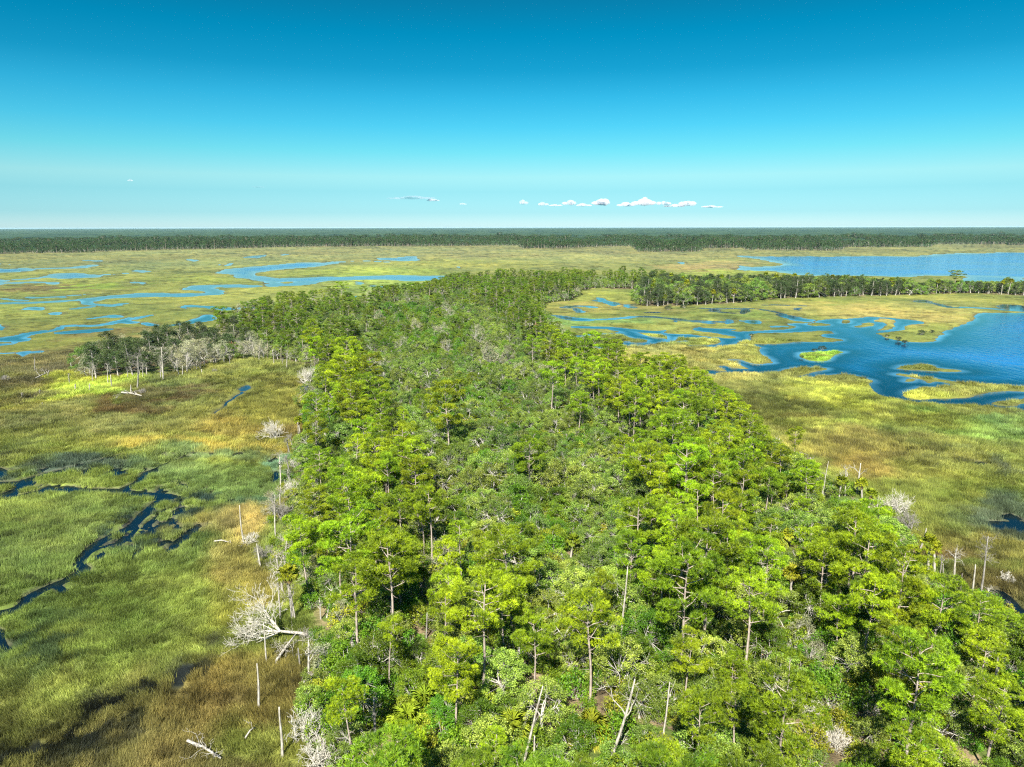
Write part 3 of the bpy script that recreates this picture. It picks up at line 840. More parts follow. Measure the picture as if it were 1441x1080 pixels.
def water_mat():
    m, nt, ns, ls = new_mat('tidal_water')
    out = nd(ns, 'ShaderNodeOutputMaterial'); p = nd(ns, 'ShaderNodeBsdfPrincipled')
    at_ = nd(ns, 'ShaderNodeAttribute', attribute_name='open')
    geo = nd(ns, 'ShaderNodeNewGeometry')
    mp = nd(ns, 'ShaderNodeMapping'); mp.inputs['Rotation'].default_value = (0, 0, R(25)); mp.inputs['Scale'].default_value = (1, .45, 1)
    ls.new(geo.outputs['Position'], mp.inputs[0])
    n1 = nd(ns, 'ShaderNodeTexNoise'); n1.inputs['Scale'].default_value = .33; n1.inputs['Detail'].default_value = 4; n1.inputs['Roughness'].default_value = .6
    ls.new(mp.outputs[0], n1.inputs['Vector'])
    st = math_node(ns, ls, 'MULTIPLY_ADD', at_.outputs['Fac'], .45); st.node.inputs[2].default_value = .006
    bp = nd(ns, 'ShaderNodeBump'); bp.inputs['Distance'].default_value = 1.4
    ls.new(st, bp.inputs['Strength']); ls.new(n1.outputs['Fac'], bp.inputs['Height'])
    ls.new(bp.outputs[0], p.inputs['Normal'])
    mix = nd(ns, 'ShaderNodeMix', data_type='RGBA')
    mix.inputs[6].default_value = (.002, .007, .010, 1); mix.inputs[7].default_value = (.004, .125, .340, 1)  # open-water blue is raised so the base colour carries painted-in sky reflection
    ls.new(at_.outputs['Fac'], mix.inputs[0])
    sh = nd(ns, 'ShaderNodeAttribute', attribute_name='shallow')
    mx2 = nd(ns, 'ShaderNodeMix', data_type='RGBA'); mx2.inputs[7].default_value = (.07, .19, .27, 1)
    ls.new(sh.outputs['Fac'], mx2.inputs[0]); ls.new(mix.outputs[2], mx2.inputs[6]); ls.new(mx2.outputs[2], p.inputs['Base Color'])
    p.inputs['Roughness'].default_value = .08; p.inputs['IOR'].default_value = 1.333
    ls.new(p.outputs[0], out.inputs[0])
    return m


smin = np.minimum.reduce([SD[GF[:, k]] for k in range(4)])
keep = smin < np.maximum(bw[GF[:, 0]], .7) * 1.05
keep &= (np.hypot(GX, GY)[GF[:, 0]] < 4000)
used, inv = np.unique(GF[keep], return_inverse=True)
wv = np.stack([GX[used], GY[used], np.zeros(len(used))], 1)
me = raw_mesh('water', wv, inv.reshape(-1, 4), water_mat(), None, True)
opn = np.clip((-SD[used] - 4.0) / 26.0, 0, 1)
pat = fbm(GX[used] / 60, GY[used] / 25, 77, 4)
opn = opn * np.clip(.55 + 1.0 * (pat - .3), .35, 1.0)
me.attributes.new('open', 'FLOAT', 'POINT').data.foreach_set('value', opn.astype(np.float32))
dw = np.hypot(GX[used], GY[used])
shal = np.clip(1 + SD[used] / (1.8 + dw * .0035), 0, 1) * np.clip((dw - 215) / 60, 0, 1) * np.clip(.2 + 1.6 * (fbm(GX[used] / 25, GY[used] / 25, 79, 3) - .25), 0, 1)
me.attributes.new('shallow', 'FLOAT', 'POINT').data.foreach_set('value', shal.astype(np.float32))
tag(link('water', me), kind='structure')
print('ground', len(GX), 'water', len(used))

# ------------------------------------------------------------------ plant kinds
NP = 10
PINES = []
PINE_H = [14, 15, 13, 16, 14.5, 12.5, 15.5, 12.0, 14.0, 13.5]
for k in range(NP):
    h = PINE_H[k]; rc = [3.2, 3.8, 2.3, 4.2, 3.2, 2.0, 3.4, 2.7, 1.8, 2.5][k]
    b = [.52, .46, .60, .42, .55, .62, .62, .48, .68, .58][k]; nl = [17, 22, 12, 26, 15, 11, 15, 17, 9, 12][k]; fl_ = [0, .3, 0, .2, .6, 0, 1, .4, .5, .7][k]
    PINES.append(make_pine(100 + k, h, rc, b, nl, fl_))
PINE_ADJ = ['layered', 'broad', 'slim', 'big domed', 'open-crowned', 'narrow', 'flat-topped', 'ragged', 'thin-crowned', 'sparse']
OAKS = [make_oak(200 + k, [6.2, 7.2, 5.4, 6.6, 7.8, 5.0][k], [3.3, 3.9, 2.8, 3.5, 3.7, 2.6][k], [70, 90, 55, 75, 88, 48][k], [1, .9, 1.05, .75, 1, .6][k]) for k in range(6)]
BAYS = [make_oak(260 + k, [6.5, 5.4, 7.4][k], [2.9, 2.5, 3.1][k], [75, 60, 85][k], 1.1, M_SHRUB) for k in range(3)]
BAY_ADJ = ['dense', 'small dense', 'tall dense']
M_GREYLEAF = foliage_mat('grey_lichen_leaves', (.13, .135, .060), (.40, .405, .22), .2, .015, .25)
GREYS = [make_oak(280 + k, [6.4, 5.2, 7.4][k], [2.6, 2.3, 2.4][k], [46, 36, 50][k], .42, M_GREYLEAF) for k in range(3)]
GREY_ADJ = ['leaf-poor', 'low leaf-poor', 'tall leaf-poor']
OAK_ADJ = ['rounded', 'spreading', 'low', 'open', 'tall', 'thin-leaved']
SHRUBS = [make_shrub(300 + k, [2.6, 2.0, 3.2, 2.3][k], [1.5, 1.3, 1.7, 1.6][k], [22, 18, 26, 20][k], M_SHRUB) for k in range(4)]
SHRUB_ADJ = ['rounded', 'small', 'tall', 'spreading']
CEDARS = [make_cedar(400 + k, [9.0, 8.0, 9.8, 7.2][k], [2.3, 2.5, 2.2, 2.1][k]) for k in range(4)]
CEDAR_ADJ = ['tall', 'broad', 'slender', 'short']
PALMS = [make_palm(500 + k, [6.5, 7.5, 5.2, 8.5][k]) for k in range(4)]
PALM_H = [6.5, 7.5, 5.2, 8.5]
FANPALM = [make_palm(520 + k, .9, 22, 1.35) for k in range(2)]
SHRUBS += [make_shrub(320 + k, [2.2, 2.8][k], [1.5, 1.4][k], [20, 22][k], M_YSHRUB) for k in range(2)]
SHRUB_ADJ += ['yellowish', 'taller yellowish']
MANG = [make_shrub(330 + k, 2.2, 1.6, 20, M_MANG) for k in range(2)]
BROWNS = [make_shrub(340 + k, 2.6, 1.5, 18, M_BROWNLEAF) for k in range(2)]
P_NAMES2 = ('trunk', 'crown')


def ground_z(x, y):
    """height of the land at one point"""
    return .42 if forest_sd(np.array([x]), np.array([y]))[0] > 0 else .7


def base_of(px, py):
    g = ground(px, py); return float(g[0]), float(g[1])


def register(o, cat, x, y, ztop, fixed):
    px, py = project(x, y, ztop)
    ALL.append(dict(o=o, cat=cat, px=float(px), py=float(py), x=x, y=y, d=math.hypot(x, y), fixed=fixed))


LAND = []       # landmarks for describing the trees round them: (phrase, px, py)

# ---- hand placed pines
HAND_PINES = [  # px, base y, top y, variant, width factor, label
    (743, 708, 616, 1, 1.15, 'broad domed pine standing alone amid the grey-green oak scrub', 'the lone domed pine in the scrub'),
    (632, 648, 536, 3, 1.0, 'wide open-crowned pine with pale branches in the middle of the oak scrub', 'the wide pine amid the scrub'),
    (720, 892, 746, 3, 1.2, 'biggest dome-shaped bright green pine in the middle of the woods', 'the biggest domed pine'),
    (680, 992, 815, 6, 1.0, 'tall pine with long bare double-looking trunk over a sandy clearing', 'the pine over the sandy clearing'),
    (752, 1003, 872, 4, .9, 'thin pine whose grey trunk rises behind the leaning bleached trunk', None),
    (830, 1002, 836, 0, 1.0, 'yellow-green pine with thin straight trunk above a fan palm clump', None),
    (955, 962, 765, 1, 1.0, 'tall pine with long straight bare trunk and spreading top among open woods', 'the tall straight-trunked pine'),
    (1047, 968, 815, 4, 1.2, 'pine with leaning pale trunk and one long bare side branch', 'the pine with the leaning pale trunk'),
    (1385, 1095, 955, 3, 1.1, 'broad pine with pale branches filling the bottom right corner', 'the broad corner pine'),
    (1115, 668, 603, 6, .8, 'sparse small-crowned pine standing clear against the eastern marsh', 'the sparse pine against the marsh'),
    (455, 433, 408, 6, 1.0, 'flat-topped distant pine, first of a row above the far marsh pool', None),
    (482, 430, 397, 6, 1.25, 'wide flat-topped distant pine standing above the far marsh pool', 'the flat-topped far pine'),
    (512, 427, 403, 4, 1.0, 'open distant pine just beyond the wide flat-topped one', None),
    (314, 480, 432, 6, 1.1, 'dark flat-topped pine at the western tip of the woods', 'the flat-topped pine at the western tip'),
    (1343, 411, 381, 6, 1.5, 'flat umbrella-shaped pine rising above the hammock by the far bay', 'the umbrella pine of the far hammock'),
    (824, 541, 478, 1, .9, 'dark-trunked pine at the eastern edge above the marsh inlets', None),
    (866, 551, 486, 6, .8, 'slender flat-topped pine standing before the marsh inlets', 'the slender pine before the inlets'),
    (902, 556, 497, 3, .9, 'dense rounded pine on the woods edge facing the marsh inlets', None),
]
for (px, yb, yt, var, wf, lab, phr) in HAND_PINES:
    x, y = base_of(px, yb); h = height_at(px, yb, yt)
    s = h / PINE_H[var] * .97
    ws = s * wf
    o = plant('pine_tree', list(zip(P_NAMES2, PINES[var])), x, y, .6, rng.uniform(0, 6.28), (ws, ws, s), lab, 'pine tree', 'pines of the island woods')
    TAKEN.append((x, y, 3.2)); register(o, 'pine tree', x, y, .6 + h * .8, True)
    if phr: LAND.append((phr, *project(x, y, h * .8)))

# ---- palms
HAND_PALMS = [
    (411, 874, 803, 'slim palm with curved pale trunk and yellow head beside the fallen dead tree', 'the curved palm'),
    (1180, 703, 674, 'thin pale palm with a small ragged head on the eastern edge', None),
    (1212, 706, 678, 'leaning palm just beside the forked bleached snag', None),
    (1223, 718, 692, 'yellow-green palm between the leaning palm and the white dead shrub', None),
    (1304, 806, 758, 'palm with tan hanging fronds beside the group of bleached poles', 'the palm with tan fronds by the marsh'),
    (1313, 808, 768, 'pale-trunked palm, nearer the marsh of the pair by the poles', None),
    (1111, 857, 803, 'palm with pale trunk rising from the bright green thicket', 'the palm in the green thicket'),
    (1104, 778, 748, 'palm with drooping tan skirt among eastern pines', None),
    (804, 790, 757, 'yellowish palm poking out of the grey oak scrub', 'the yellowish palm in the scrub'),
    (474, 650, 622, 'palm with tan dead fronds on the western edge of the woods', None),
    (422, 612, 590, 'small palm on a bare pale trunk at the western marsh edge', None),
    (595, 840, 805, 'slim yellow palm hidden between western pines', None),
]
for i, (px, yb, yt, lab, phr) in enumerate(HAND_PALMS):
    x, y = base_of(px, yb); h = height_at(px, yb, yt)
    fs = min(1.0, .55 + h * .05); pm = make_palm(540 + i, max(1.2, h - .9), 26, fs); sw = sz = 1.0
    o = plant('palm_tree', list(zip(('trunk', 'crown', 'dead_frond_skirt'), pm)), x, y, .5, rng.uniform(0, 6.28), (sw, sw, sz), lab, 'palm tree', 'cabbage palms')
    # keep crown shape when the trunk is stretched
    TAKEN.append((x, y, 2.0)); register(o, 'palm tree', x, y, h, True)
    if phr: LAND.append((phr, *project(x, y, h)))
for i, (px, yb, lab, phr) in enumerate([
        (600, 1012, 'large fan palm clump with yellow-green fronds near the bottom edge', 'the large fan palm clump'),
        (572, 1036, 'fan palm clump in front of the largest one, partly under shrubs', None),
        (832, 1048, 'fan palm clump below the thin yellow-green pine', 'the fan palm below the thin pine'),
        (722, 1052, 'low fan palm with brown dead fronds beside the leaning bleached trunk', None),
        (1300, 1010, 'low fan palm in the shade of the bright green thicket', None)]):
    x, y = base_of(px, yb); s = rng.uniform(.95, 1.15)
    o = plant('fan_palm', list(zip(('trunk', 'crown', 'dead_frond_skirt'), FANPALM[i % 2])), x, y, .5, rng.uniform(0, 6.28), (s, s, s), lab, 'fan palm', 'fan palm clumps')
    TAKEN.append((x, y, 2.0)); register(o, 'fan palm', x, y, 2, True)
    if phr: LAND.append((phr, *project(x, y, 2)))


# ---- dead standing poles: foot px, top px
def lean_top(px, yb, xt, yt):
    x, y = base_of(px, yb)
    d = ray(xt, yt); t = y / d[1]
    return x, y, float(d[0] * t) - x, float(H + d[2] * t)


def snag_mesh(seed, dx, h, r, forks=0, mat=M_DEAD, twigs=0):
    rg = np.random.default_rng(seed); T = MB(); B = MB()
    z = np.linspace(0, 1, 8)
    pts = np.stack([dx * z + .1 * h * .06 * np.sin(z * 5 + seed), .02 * h * np.sin(z * 4 + seed * 2), -.4 + (h + .4) * z], 1)
    T.tube(pts, r * np.array([1.25, 1.0, .93, .88, .78, .72, .6, .42]) * rg.uniform(.92, 1.08, 8), 7)
    n = 0
    if forks + twigs <= 6: B = T
    else: B.tube(pts[3:], np.full(5, r * .2), 5)
    for k in range(forks):
        az = k * math.pi + rg.uniform(-.4, .4)
        dead_branches(B, at(pts, rg.uniform(.55, .8)), [math.cos(az), math.sin(az) * .5, 1.2], h * .2, r * .5, 2, rg, 2, .05, .2, .5); n += 1
    for k in range(twigs):
        az = rg.uniform(0, 6.28)
        dead_branches(B, at(pts, rg.uniform(.6, 1)), [math.cos(az), math.sin(az), rg.uniform(.0, .9)], h * rg.uniform(.07, .14) * (1.5 if r > .19 else 1), r * .2, 2, rg, 3, .02, .2, .6, .009); n += 1
    return T.mesh('snag', mat), (B.mesh('snag_branches', mat) if n and B is not T else None)


SNAGS = [  # foot x,y, top x,y, radius, forks, twigs, material, label, landmark phrase
    (343, 767, 337, 714, .17, 0, 0, M_DEAD, 'tall slightly bent bleached pole on the golden marsh edge', 'the bent bleached pole on the golden marsh'),
    (367, 799, 361, 768, .2, 0, 0, M_DEAD, 'short stout bleached pole leaning at the wood edge', None),
    (395, 874, 390, 806, .17, 0, 26, M_DEAD, 'bleached dead tree with a bushy twig head beside the curved palm', 'the dead tree with bushy twig head'),
    (376, 936, 371, 880, .13, 0, 0, M_DEAD, 'bleached pole standing in front of the big fallen dead tree', None),
    (365, 1000, 362, 938, .18, 0, 0, M_DEAD, 'bleached pole casting a shadow alone on brown marsh grass', 'the lone bleached pole on brown grass'),
    (397, 1070, 394, 998, .19, 0, 0, M_DEAD, 'nearest bleached pole beside the grey dead brush', 'the nearest bleached pole'),
    (734, 1082, 764, 970, .17, 0, 0, M_DEAD, 'long leaning bleached trunk at the bottom middle', 'the long leaning bleached trunk'),
    (752, 1085, 752, 1040, .15, 0, 0, M_DEAD, 'short upright pole beside the foot of the leaning bleached trunk', None),
    (874, 925, 882, 800, .17, 0, 2, M_DEAD, 'very tall bare pale trunk standing in the middle of the woods', 'the very tall bare trunk'),
    (856, 1086, 893, 960, .2, 2, 1, M_DEAD, 'forked bleached dead tree leaning at the bottom edge', 'the forked leaning dead tree'),
    (932, 1040, 943, 965, .14, 1, 0, M_DEAD, 'thin bleached dead trunk next to the forked leaning one', None),
    (527, 1060, 527, 985, .17, 0, 7, M_DEADGREY, 'pale dead tree with a few bare side branches near the bottom left', 'the dead tree with bare side branches'),
    (1204, 700, 1211, 654, .22, 2, 0, M_DEAD, 'forked bleached snag standing against the eastern marsh', 'the forked snag against the marsh'),
    (1155, 708, 1166, 652, .11, 0, 0, M_DEAD, 'leaning pale trunk left of the thin ragged palm', None),
    (1279, 782, 1283, 755, .16, 0, 0, M_DEAD, 'shortest bleached pole of the group by the tan-frond palm', None),
    (1292, 786, 1303, 746, .2, 0, 0, M_DEAD, 'tallest leaning bleached pole of the group by the tan-frond palm', 'the tallest pole of the eastern group'),
    (1327, 812, 1327, 796, .12, 0, 0, M_DEADGREY, 'thin grey stub between the palm pair and the dark pole', None),
    (1351, 836, 1354, 810, .18, 0, 0, M_DARKWOOD, 'dark charred pole at the eastern marsh edge', 'the dark charred pole'),
    (1368, 842, 1372, 797, .18, 0, 0, M_DEAD, 'bleached pole close beside the branchy dead tree by the marsh', None),
    (1379, 836, 1391, 758, .15, 0, 22, M_DEADGREY, 'branchy grey dead tree leaning over the eastern marsh', 'the branchy dead tree over the marsh'),
    (102, 521, 98, 508, .2, 1, 0, M_DEADGREY, 'grey leaning snag at the outer tip of the dead hammock', None),
    (157, 546, 156, 529, .2, 0, 0, M_DEAD, 'white stub standing on the lime-green grass patch', 'the white stub on the lime patch'),
    (184.5, 554, 184, 543, .2, 0, 0, M_DEAD, 'short white pole just behind the fallen log', None),
    (194, 548, 194, 502, .2, 0, 26, M_DEADGREY, 'grey dead tree with many twigs above the fallen log', 'the twiggy dead tree above the fallen log'),
    (229, 536, 228, 490, .22, 0, 16, M_DEAD, 'tall white dead tree at the front of the dark cedars', 'the tall white dead tree before the cedars'),
    (263.5, 526, 263, 502, .22, 0, 0, M_DEAD, 'white pole east of the tall white dead tree', None),
    (257, 530, 257, 516, .2, 0, 0, M_DEAD, 'low white stump-like pole near the cedars front', None),
    (277, 522, 276.5, 504, .2, 0, 0, M_DEAD, 'upright one of two white poles meeting in an A shape', None),
    (282, 519, 277, 506, .17, 0, 0, M_DEAD, 'slanting one of two white poles meeting in an A shape', None),
    (301, 514, 301, 503, .3, 0, 0, M_DEAD, 'thick white stump beside the pale dead thicket', None),
    (284, 526, 284, 521, .25, 0, 0, M_DEAD, 'small white stump on the marsh before the A-shaped poles', None),
    (98, 542, 97, 528, .15, 0, 8, M_DEADGREY, 'thin grey twiggy snag west of the dark cedars', None),
    (126, 552, 126, 541, .15, 3, 0, M_DEAD, 'small white forked dead shrub on the lime-green patch', None),
    (106, 550, 106, 542, .25, 0, 5, M_DEAD, 'white broken stub with twigs at the lime patch edge', None),
    (132.5, 512, 133, 489, .25, 0, 0, M_DEAD, 'pale bare trunk rising behind the western cedars', None),
    (56, 556, 56, 549, .12, 3, 0, M_DEADGREY, 'tiny forked grey snag on the brown marsh', None),
    (59.6, 573, 59.6, 568, .15, 0, 0, M_DEAD, 'tiny white stake on the open brown marsh', None),
    (31, 562, 31, 554, .12, 2, 6, M_DEADGREY, 'low grey twig tangle on the western marsh', None),
    (49.6, 524, 48.5, 505, .12, 0, 5, M_DEADGREY, 'thin lone grey snag on the western marsh', None),
    (66, 532, 69, 522, .14, 2, 4, M_DEADGREY, 'crooked grey dead shrub next to the thin lone snag', None),
    (245, 472, 245, 464, .25, 0, 0, M_DEAD, 'distant pale stake, first behind the cedars', None),
    (253, 473, 253, 462, .25, 0, 0, M_DEAD, 'distant pale stake, second behind the cedars', None),
    (263, 474, 263, 461, .28, 0, 3, M_DEAD, 'distant pale twiggy snag, third behind the cedars', None),
    (275, 470, 275, 456, .28, 0, 4, M_DEAD, 'tallest distant pale snag in the row behind the cedars', None),
    (291, 473, 291, 462, .25, 0, 2, M_DEAD, 'distant pale snag nearest the flat-topped pine at the tip', None),
    (335, 464, 335, 443, .3, 0, 2, M_DEAD, 'pale dead trunk among dark pines at the western tip', None),
    (420, 614, 419, 596, .13, 0, 0, M_DEAD, 'pale pole beside the small western edge palm', None),
    (452, 876, 450, 846, .14, 2, 8, M_DEAD, 'white spreading dead tree behind the big fallen one', 'the white dead tree behind the fallen one'),
    (459, 874, 466, 838, .14, 2, 4, M_DEAD, 'white forked dead tree growing through green leaves', None),
    (422, 940, 420, 915, .13, 0, 3, M_DEADGREY, 'grey stub right of the big fallen dead tree', None),
    (401, 800, 404, 760, .13, 0, 9, M_DEAD, 'white twiggy dead tree behind the short stout pole', None),
    (388, 758, 386, 700, .15, 0, 12, M_DEAD, 'tall white dead tree with drooping twigs at the wood edge', 'the tall white twiggy edge tree'),
    (600, 905, 601, 865, .13, 0, 3, M_DEADGREY, 'grey dead trunk among the western pines', None),
    (1395, 985, 1404, 925, .18, 1, 4, M_DEADGREY, 'leaning grey dead tree near the right border', None),
]
for i, (fx, fy_, tx, ty, r, fk, tw, mat, lab, phr) in enumerate(SNAGS):
    x, y, dx, h = lean_top(fx, fy_, tx, ty)
    h = max(h, .6); kx = max(1.0, math.hypot(x, y) / 200)
    a, b = snag_mesh(900 + i, dx, h, r * (.78 if mat is not M_DEADGREY else .9) * min(kx, 1.4), fk, mat, tw)
    if b is None:
        o = link('dead_tree', a)
        o.location = (x, y, .3)
    else:
        o = empty('dead_tree', x, y, .3); link('trunk', a, o); link('branches', b, o)
    tag(o, lab, 'dead tree', 'bleached dead trees')
    TAKEN.append((x, y, 1.0)); register(o, 'dead tree', x, y, h * .6, True)
    if phr: LAND.append((phr, *project(x, y, h * .6)))


# ---- dead bushes and fallen trees
def dead_bush(seed, h, n, r=.05, depth=3, mat=M_DEAD, spread=1.0):
    rg = np.random.default_rng(seed); B = MB()
    for k in range(int(n * 1.7)):
        az = k * 2.4 + rg.normal() * .2
        dead_branches(B, [rg.normal() * .25, rg.normal() * .25, -.2], [math.cos(az) * spread * .4, math.sin(az) * spread * .4, rg.uniform(.6, 1.4)], h * .40, r, depth, rg, 3, .05, .2, .55, .014)
    return B.mesh('dead_shrub', mat)


DEADB = [
    (387, 620, 587, 10, 'bleached white dead bush alone on the orange-tinged marsh', M_DEAD, 1.0, 'the white dead bush on the marsh'),
    (434, 543, 512, 12, 'white dead bush beside the small blue pool', M_DEAD, 1.2, 'the white dead bush by the blue pool'),
    (1262, 728, 690, 11, 'rounded grey-white dead bush on the eastern marsh edge', M_DEAD, 1.0, 'the rounded white dead bush'),
    (1276, 752, 715, 9, 'pale dead bush in front of the rounded grey-white one', M_DEADGREY, 1.1, None),
    (428, 1048, 1000, 12, 'broad grey-white dead brush at the wood edge near the nearest pole', M_DEAD, 1.5, 'the broad dead brush'),
    (447, 1085, 1040, 11, 'white dead brush at the bottom edge behind the nearest pole', M_DEAD, 1.4, None),
    (352, 770, 748, 7, 'small white dead bush touching the tall bent pole', M_DEAD, 1.0, None),
    (372, 790, 765, 8, 'grey dead twig bush behind the short stout pole', M_DEADGREY, 1.2, None),
    (430, 905, 885, 8, 'brown-grey dead brush at the root of the fallen tree', M_DEADGREY, 1.6, None),
    (1345, 826, 812, 8, 'low grey dead brush left of the dark charred pole', M_DEADGREY, 1.5, None),
    (1418, 822, 806, 7, 'white broken branch tangle on the marsh by the branchy dead tree', M_DEAD, 1.8, None),
    (320, 503, 482, 12, 'large pale dead thicket between cedars and woods', M_DEADGREY, 1.2, 'the pale dead thicket'),
    (296, 506, 484, 11, 'pale dead thicket on the western side of the largest one', M_DEADGREY, 1.2, None),
    (338, 500, 474, 10, 'pale dead thicket against the dark pines', M_DEADGREY, 1.1, None),
    (272, 488, 470, 9, 'pale dead thicket behind the A-shaped poles', M_DEAD, 1.1, None),
    (285, 478, 462, 9, 'farthest pale dead thicket on the hammock ridge', M_DEAD, 1.1, None),
    (8, 538, 527, 8, 'grey dead bush at the left border of the marsh', M_DEADGREY, 1.3, None),
    (302, 525, 518, 7, 'low flattened dead brush on the marsh before the thicket', M_DEADGREY, 2.5, None),
    (200, 556, 546, 8, 'grey dead branches of the fallen log on the marsh', M_DEADGREY, 1.6, None),
    (410, 700, 672, 10, 'pale dead thicket on the western wood edge above the teal flats', M_DEAD, 1.2, 'the pale thicket above the teal flats'),
    (418, 664, 640, 10, 'second pale dead thicket above the teal flats, farther off', M_DEAD, 1.1, None),
    (395, 735, 705, 9, 'pale grey dead brush behind the bent bleached pole', M_DEADGREY, 1.2, None),
    (1130, 1010, 975, 9, 'tangled pale dead brush in the open oak scrub near the bottom', M_DEAD, 1.4, 'the tangled pale brush'),
    (1175, 1060, 1020, 10, 'tangled pale dead brush by the yellow clearing', M_DEAD, 1.4, None),
]
for i, (px, yb, yt, n, lab, mat, sp, phr) in enumerate(DEADB):
    x, y = base_of(px, yb); h = max(.8, height_at(px, yb, yt))
    o = link('dead_shrub', dead_bush(1500 + i, h, n, .06 * max(.6, h / 4), 3, M_DEADWHITE if mat is M_DEAD else mat, sp)); o.location = (x, y, .35)
    tag(o, lab, 'dead shrub', 'bleached dead shrubs'); TAKEN.append((x, y, 1.5)); register(o, 'dead shrub', x, y, h * .6, True)
    if phr: LAND.append((phr, *project(x, y, h * .5)))

rg = np.random.default_rng(77)
root = np.array([*base_of(441, 903), .6]); B = MB(); T = MB()
g1 = np.array([*base_of(396, 905), 1.6])
stem = np.array([root, root * .6 + g1 * .4 + [0, 0, .25], g1])
T.tube(stem - root, [.22, .19, .15], 8)
for (tx, ty, tz) in [(352, 912, .9), (345, 925, .4), (350, 905, 2.6), (365, 895, 4.0), (372, 905, 3.2), (385, 900, 4.4), (345, 908, 1.7), (360, 918, 2.2), (352, 900, 4.6), (362, 905, 4.2), (340, 915, 1.2), (378, 905, 4.8)]:
    e = np.array([*base_of(tx, ty), tz]); dv = e - g1
    dead_branches(B, g1 - root, dv, np.linalg.norm(dv) * .62, .085, 4, rg, 3, .03, .14, .42, .014)
o = empty('fallen_tree', *root); link('trunk', T.mesh('fallen_trunk', M_DEAD), o); link('branches', B.mesh('fallen_branches', M_DEADWHITE), o)
tag(o, 'big white uprooted dead tree lying on the marsh, its bare branches fanned out', 'fallen tree'); register(o, 'fallen tree', g1[0], g1[1], 2, True)
LAND.append(('the big fallen dead tree', 375, 885))
B = MB(); T = MB(); p0 = np.array([*base_of(389, 936), .5]); p1 = np.array([*base_of(418, 912), 1.9])
pth = np.array([p0, (p0 + p1) / 2 + [0, 0, .1], p1]); T.tube(pth - p0, [.16, .14, .09], 7)
for k in range(22):
    q = at(pth, rg.uniform(.15, 1)) - p0
    dead_branches(B, q, [rg.uniform(-1, .5), rg.uniform(-.5, .5), rg.uniform(-.7, .9)], rg.uniform(.7, 1.5), .035, 2, rg, 2, -.02, .2, .5, .012)
o = empty('fallen_tree', *p0); link('trunk', T.mesh('fallen_trunk', M_DEAD), o); link('branches', B.mesh('fallen_branches', M_DEAD), o)
tag(o, 'smaller fallen dead trunk with dense short branches propped in front of the big one', 'fallen tree'); register(o, 'fallen tree', p0[0], p0[1], 1, True)
for (a, b, r, br, lab) in [
        ((172, 556), (200, 561), .3, 3, 'long white fallen log on the marsh by the dark cedars'),
        ((302, 768), (323, 770), .12, 1, 'small pale curved log on the golden marsh'),
        ((265, 1052), (312, 1078), .14, 9, 'pale fallen branch with bare twigs on the bottom left marsh'),
        ((346, 1048), (360, 1034), .09, 1, 'tiny pale stick lying on brown grass near the lone pole'),
        ((50, 536), (70, 528), .25, 4, 'grey fallen trunk on the western marsh'),
        ((163, 565), (170, 561), .15, 4, 'small grey fallen branch on the dark marsh near the long log'),
        ((1415, 935), (1440, 985), .14, 1, 'fallen pale trunk at the wood edge near the right border')]:
    p0 = np.array([*base_of(*a), .75]); p1 = np.array([*base_of(*b), .85]); T = MB()
    pth = np.array([p0, (p0 * .5 + p1 * .5) + [0, 0, .25], p1]) - p0
    T.tube(pth, [r, r * .85, r * .6], 7)
    for k in range(br):
        dead_branches(T, at(pth, rg.uniform(.3, 1)), [rg.normal(), rg.normal(), 1.0], rg.uniform(.6, 1.3) * max(1, r / .14), r * .35, 2, rg, 2, .0, .2, .6, .014)
    o = link('fallen_log', T.mesh('fallen_log', M_DEAD)); o.location = p0
    tag(o, lab, 'fallen log'); register(o, 'fallen log', p0[0], p0[1], 1, True)

# ---- dark shrubs on the islets and the shore, brown dead-leaved shrubs
for i, (px, py, s, lab) in enumerate([
        (1147, 496, .9, 'smaller dark mangrove shrub on the lime islet top'), (1157, 494, 1.2, 'largest dark mangrove shrub on the lime islet top'),
        (1128, 504, .6, 'tiny dark shrub at the western end of the lime islet'), (1150, 506, .6, 'low dark shrub at the front of the lime islet'),
        (1248, 475, .8, 'first dark shrub on the bank facing the bay, farthest west'), (1264, 480, 1.1, 'middle dark shrub on the bank facing the bay'),
        (1274, 484, 1.1, 'dark shrub on the bank facing the bay, nearest the point'), (1297, 472, 1.5, 'wide dark shrub patch on the grassy peninsula'),
        (1310, 469, 1.0, 'smaller dark shrub patch on the grassy peninsula'), (940, 437, 1.7, 'dark shrub on the lime bank in front of the far hammock'),
        (963, 434, 1.7, 'dark shrub east of the other one before the far hammock'), (1057, 474, .8, 'dark shrub on the western end of the long grassy islet')]):
    x, y = base_of(px, py)
    o = plant('mangrove_shrub', list(zip(('stems', 'crown'), MANG[i % 2])), x, y, .3, i * 1.3, (s * .85, s * .85, s * .65), lab, 'shrub', 'dark shore shrubs')
    register(o, 'shrub', x, y, 1.5, True)
for i, (px, py, s, lab) in enumerate([
        (762, 470, 2.2, 'reddish brown dead-leaved shrub where the woods meet the inlets'), (770, 466, 1.7, 'second reddish brown shrub beside the marsh inlets'),
        (1020, 572, 1.6, 'orange-brown leaved shrub at the eastern wood edge'), (1138, 672, 1.4, 'orange-brown shrub near the forked eastern snag'),
        (330, 500, 1.9, 'brown dead-leaved shrub beside the pale thicket'), (1075, 925, 1.2, 'rust-brown shrub under the pines near the green thicket')]):
    x, y = base_of(px, py)
    o = plant('brown_shrub', list(zip(('stems', 'crown'), BROWNS[i % 2])), x, y, .5, i, (s, s, s), lab, 'shrub', 'brown dead-leaved shrubs')
    register(o, 'shrub', x, y, 1.5, True); TAKEN.append((x, y, 1.2))


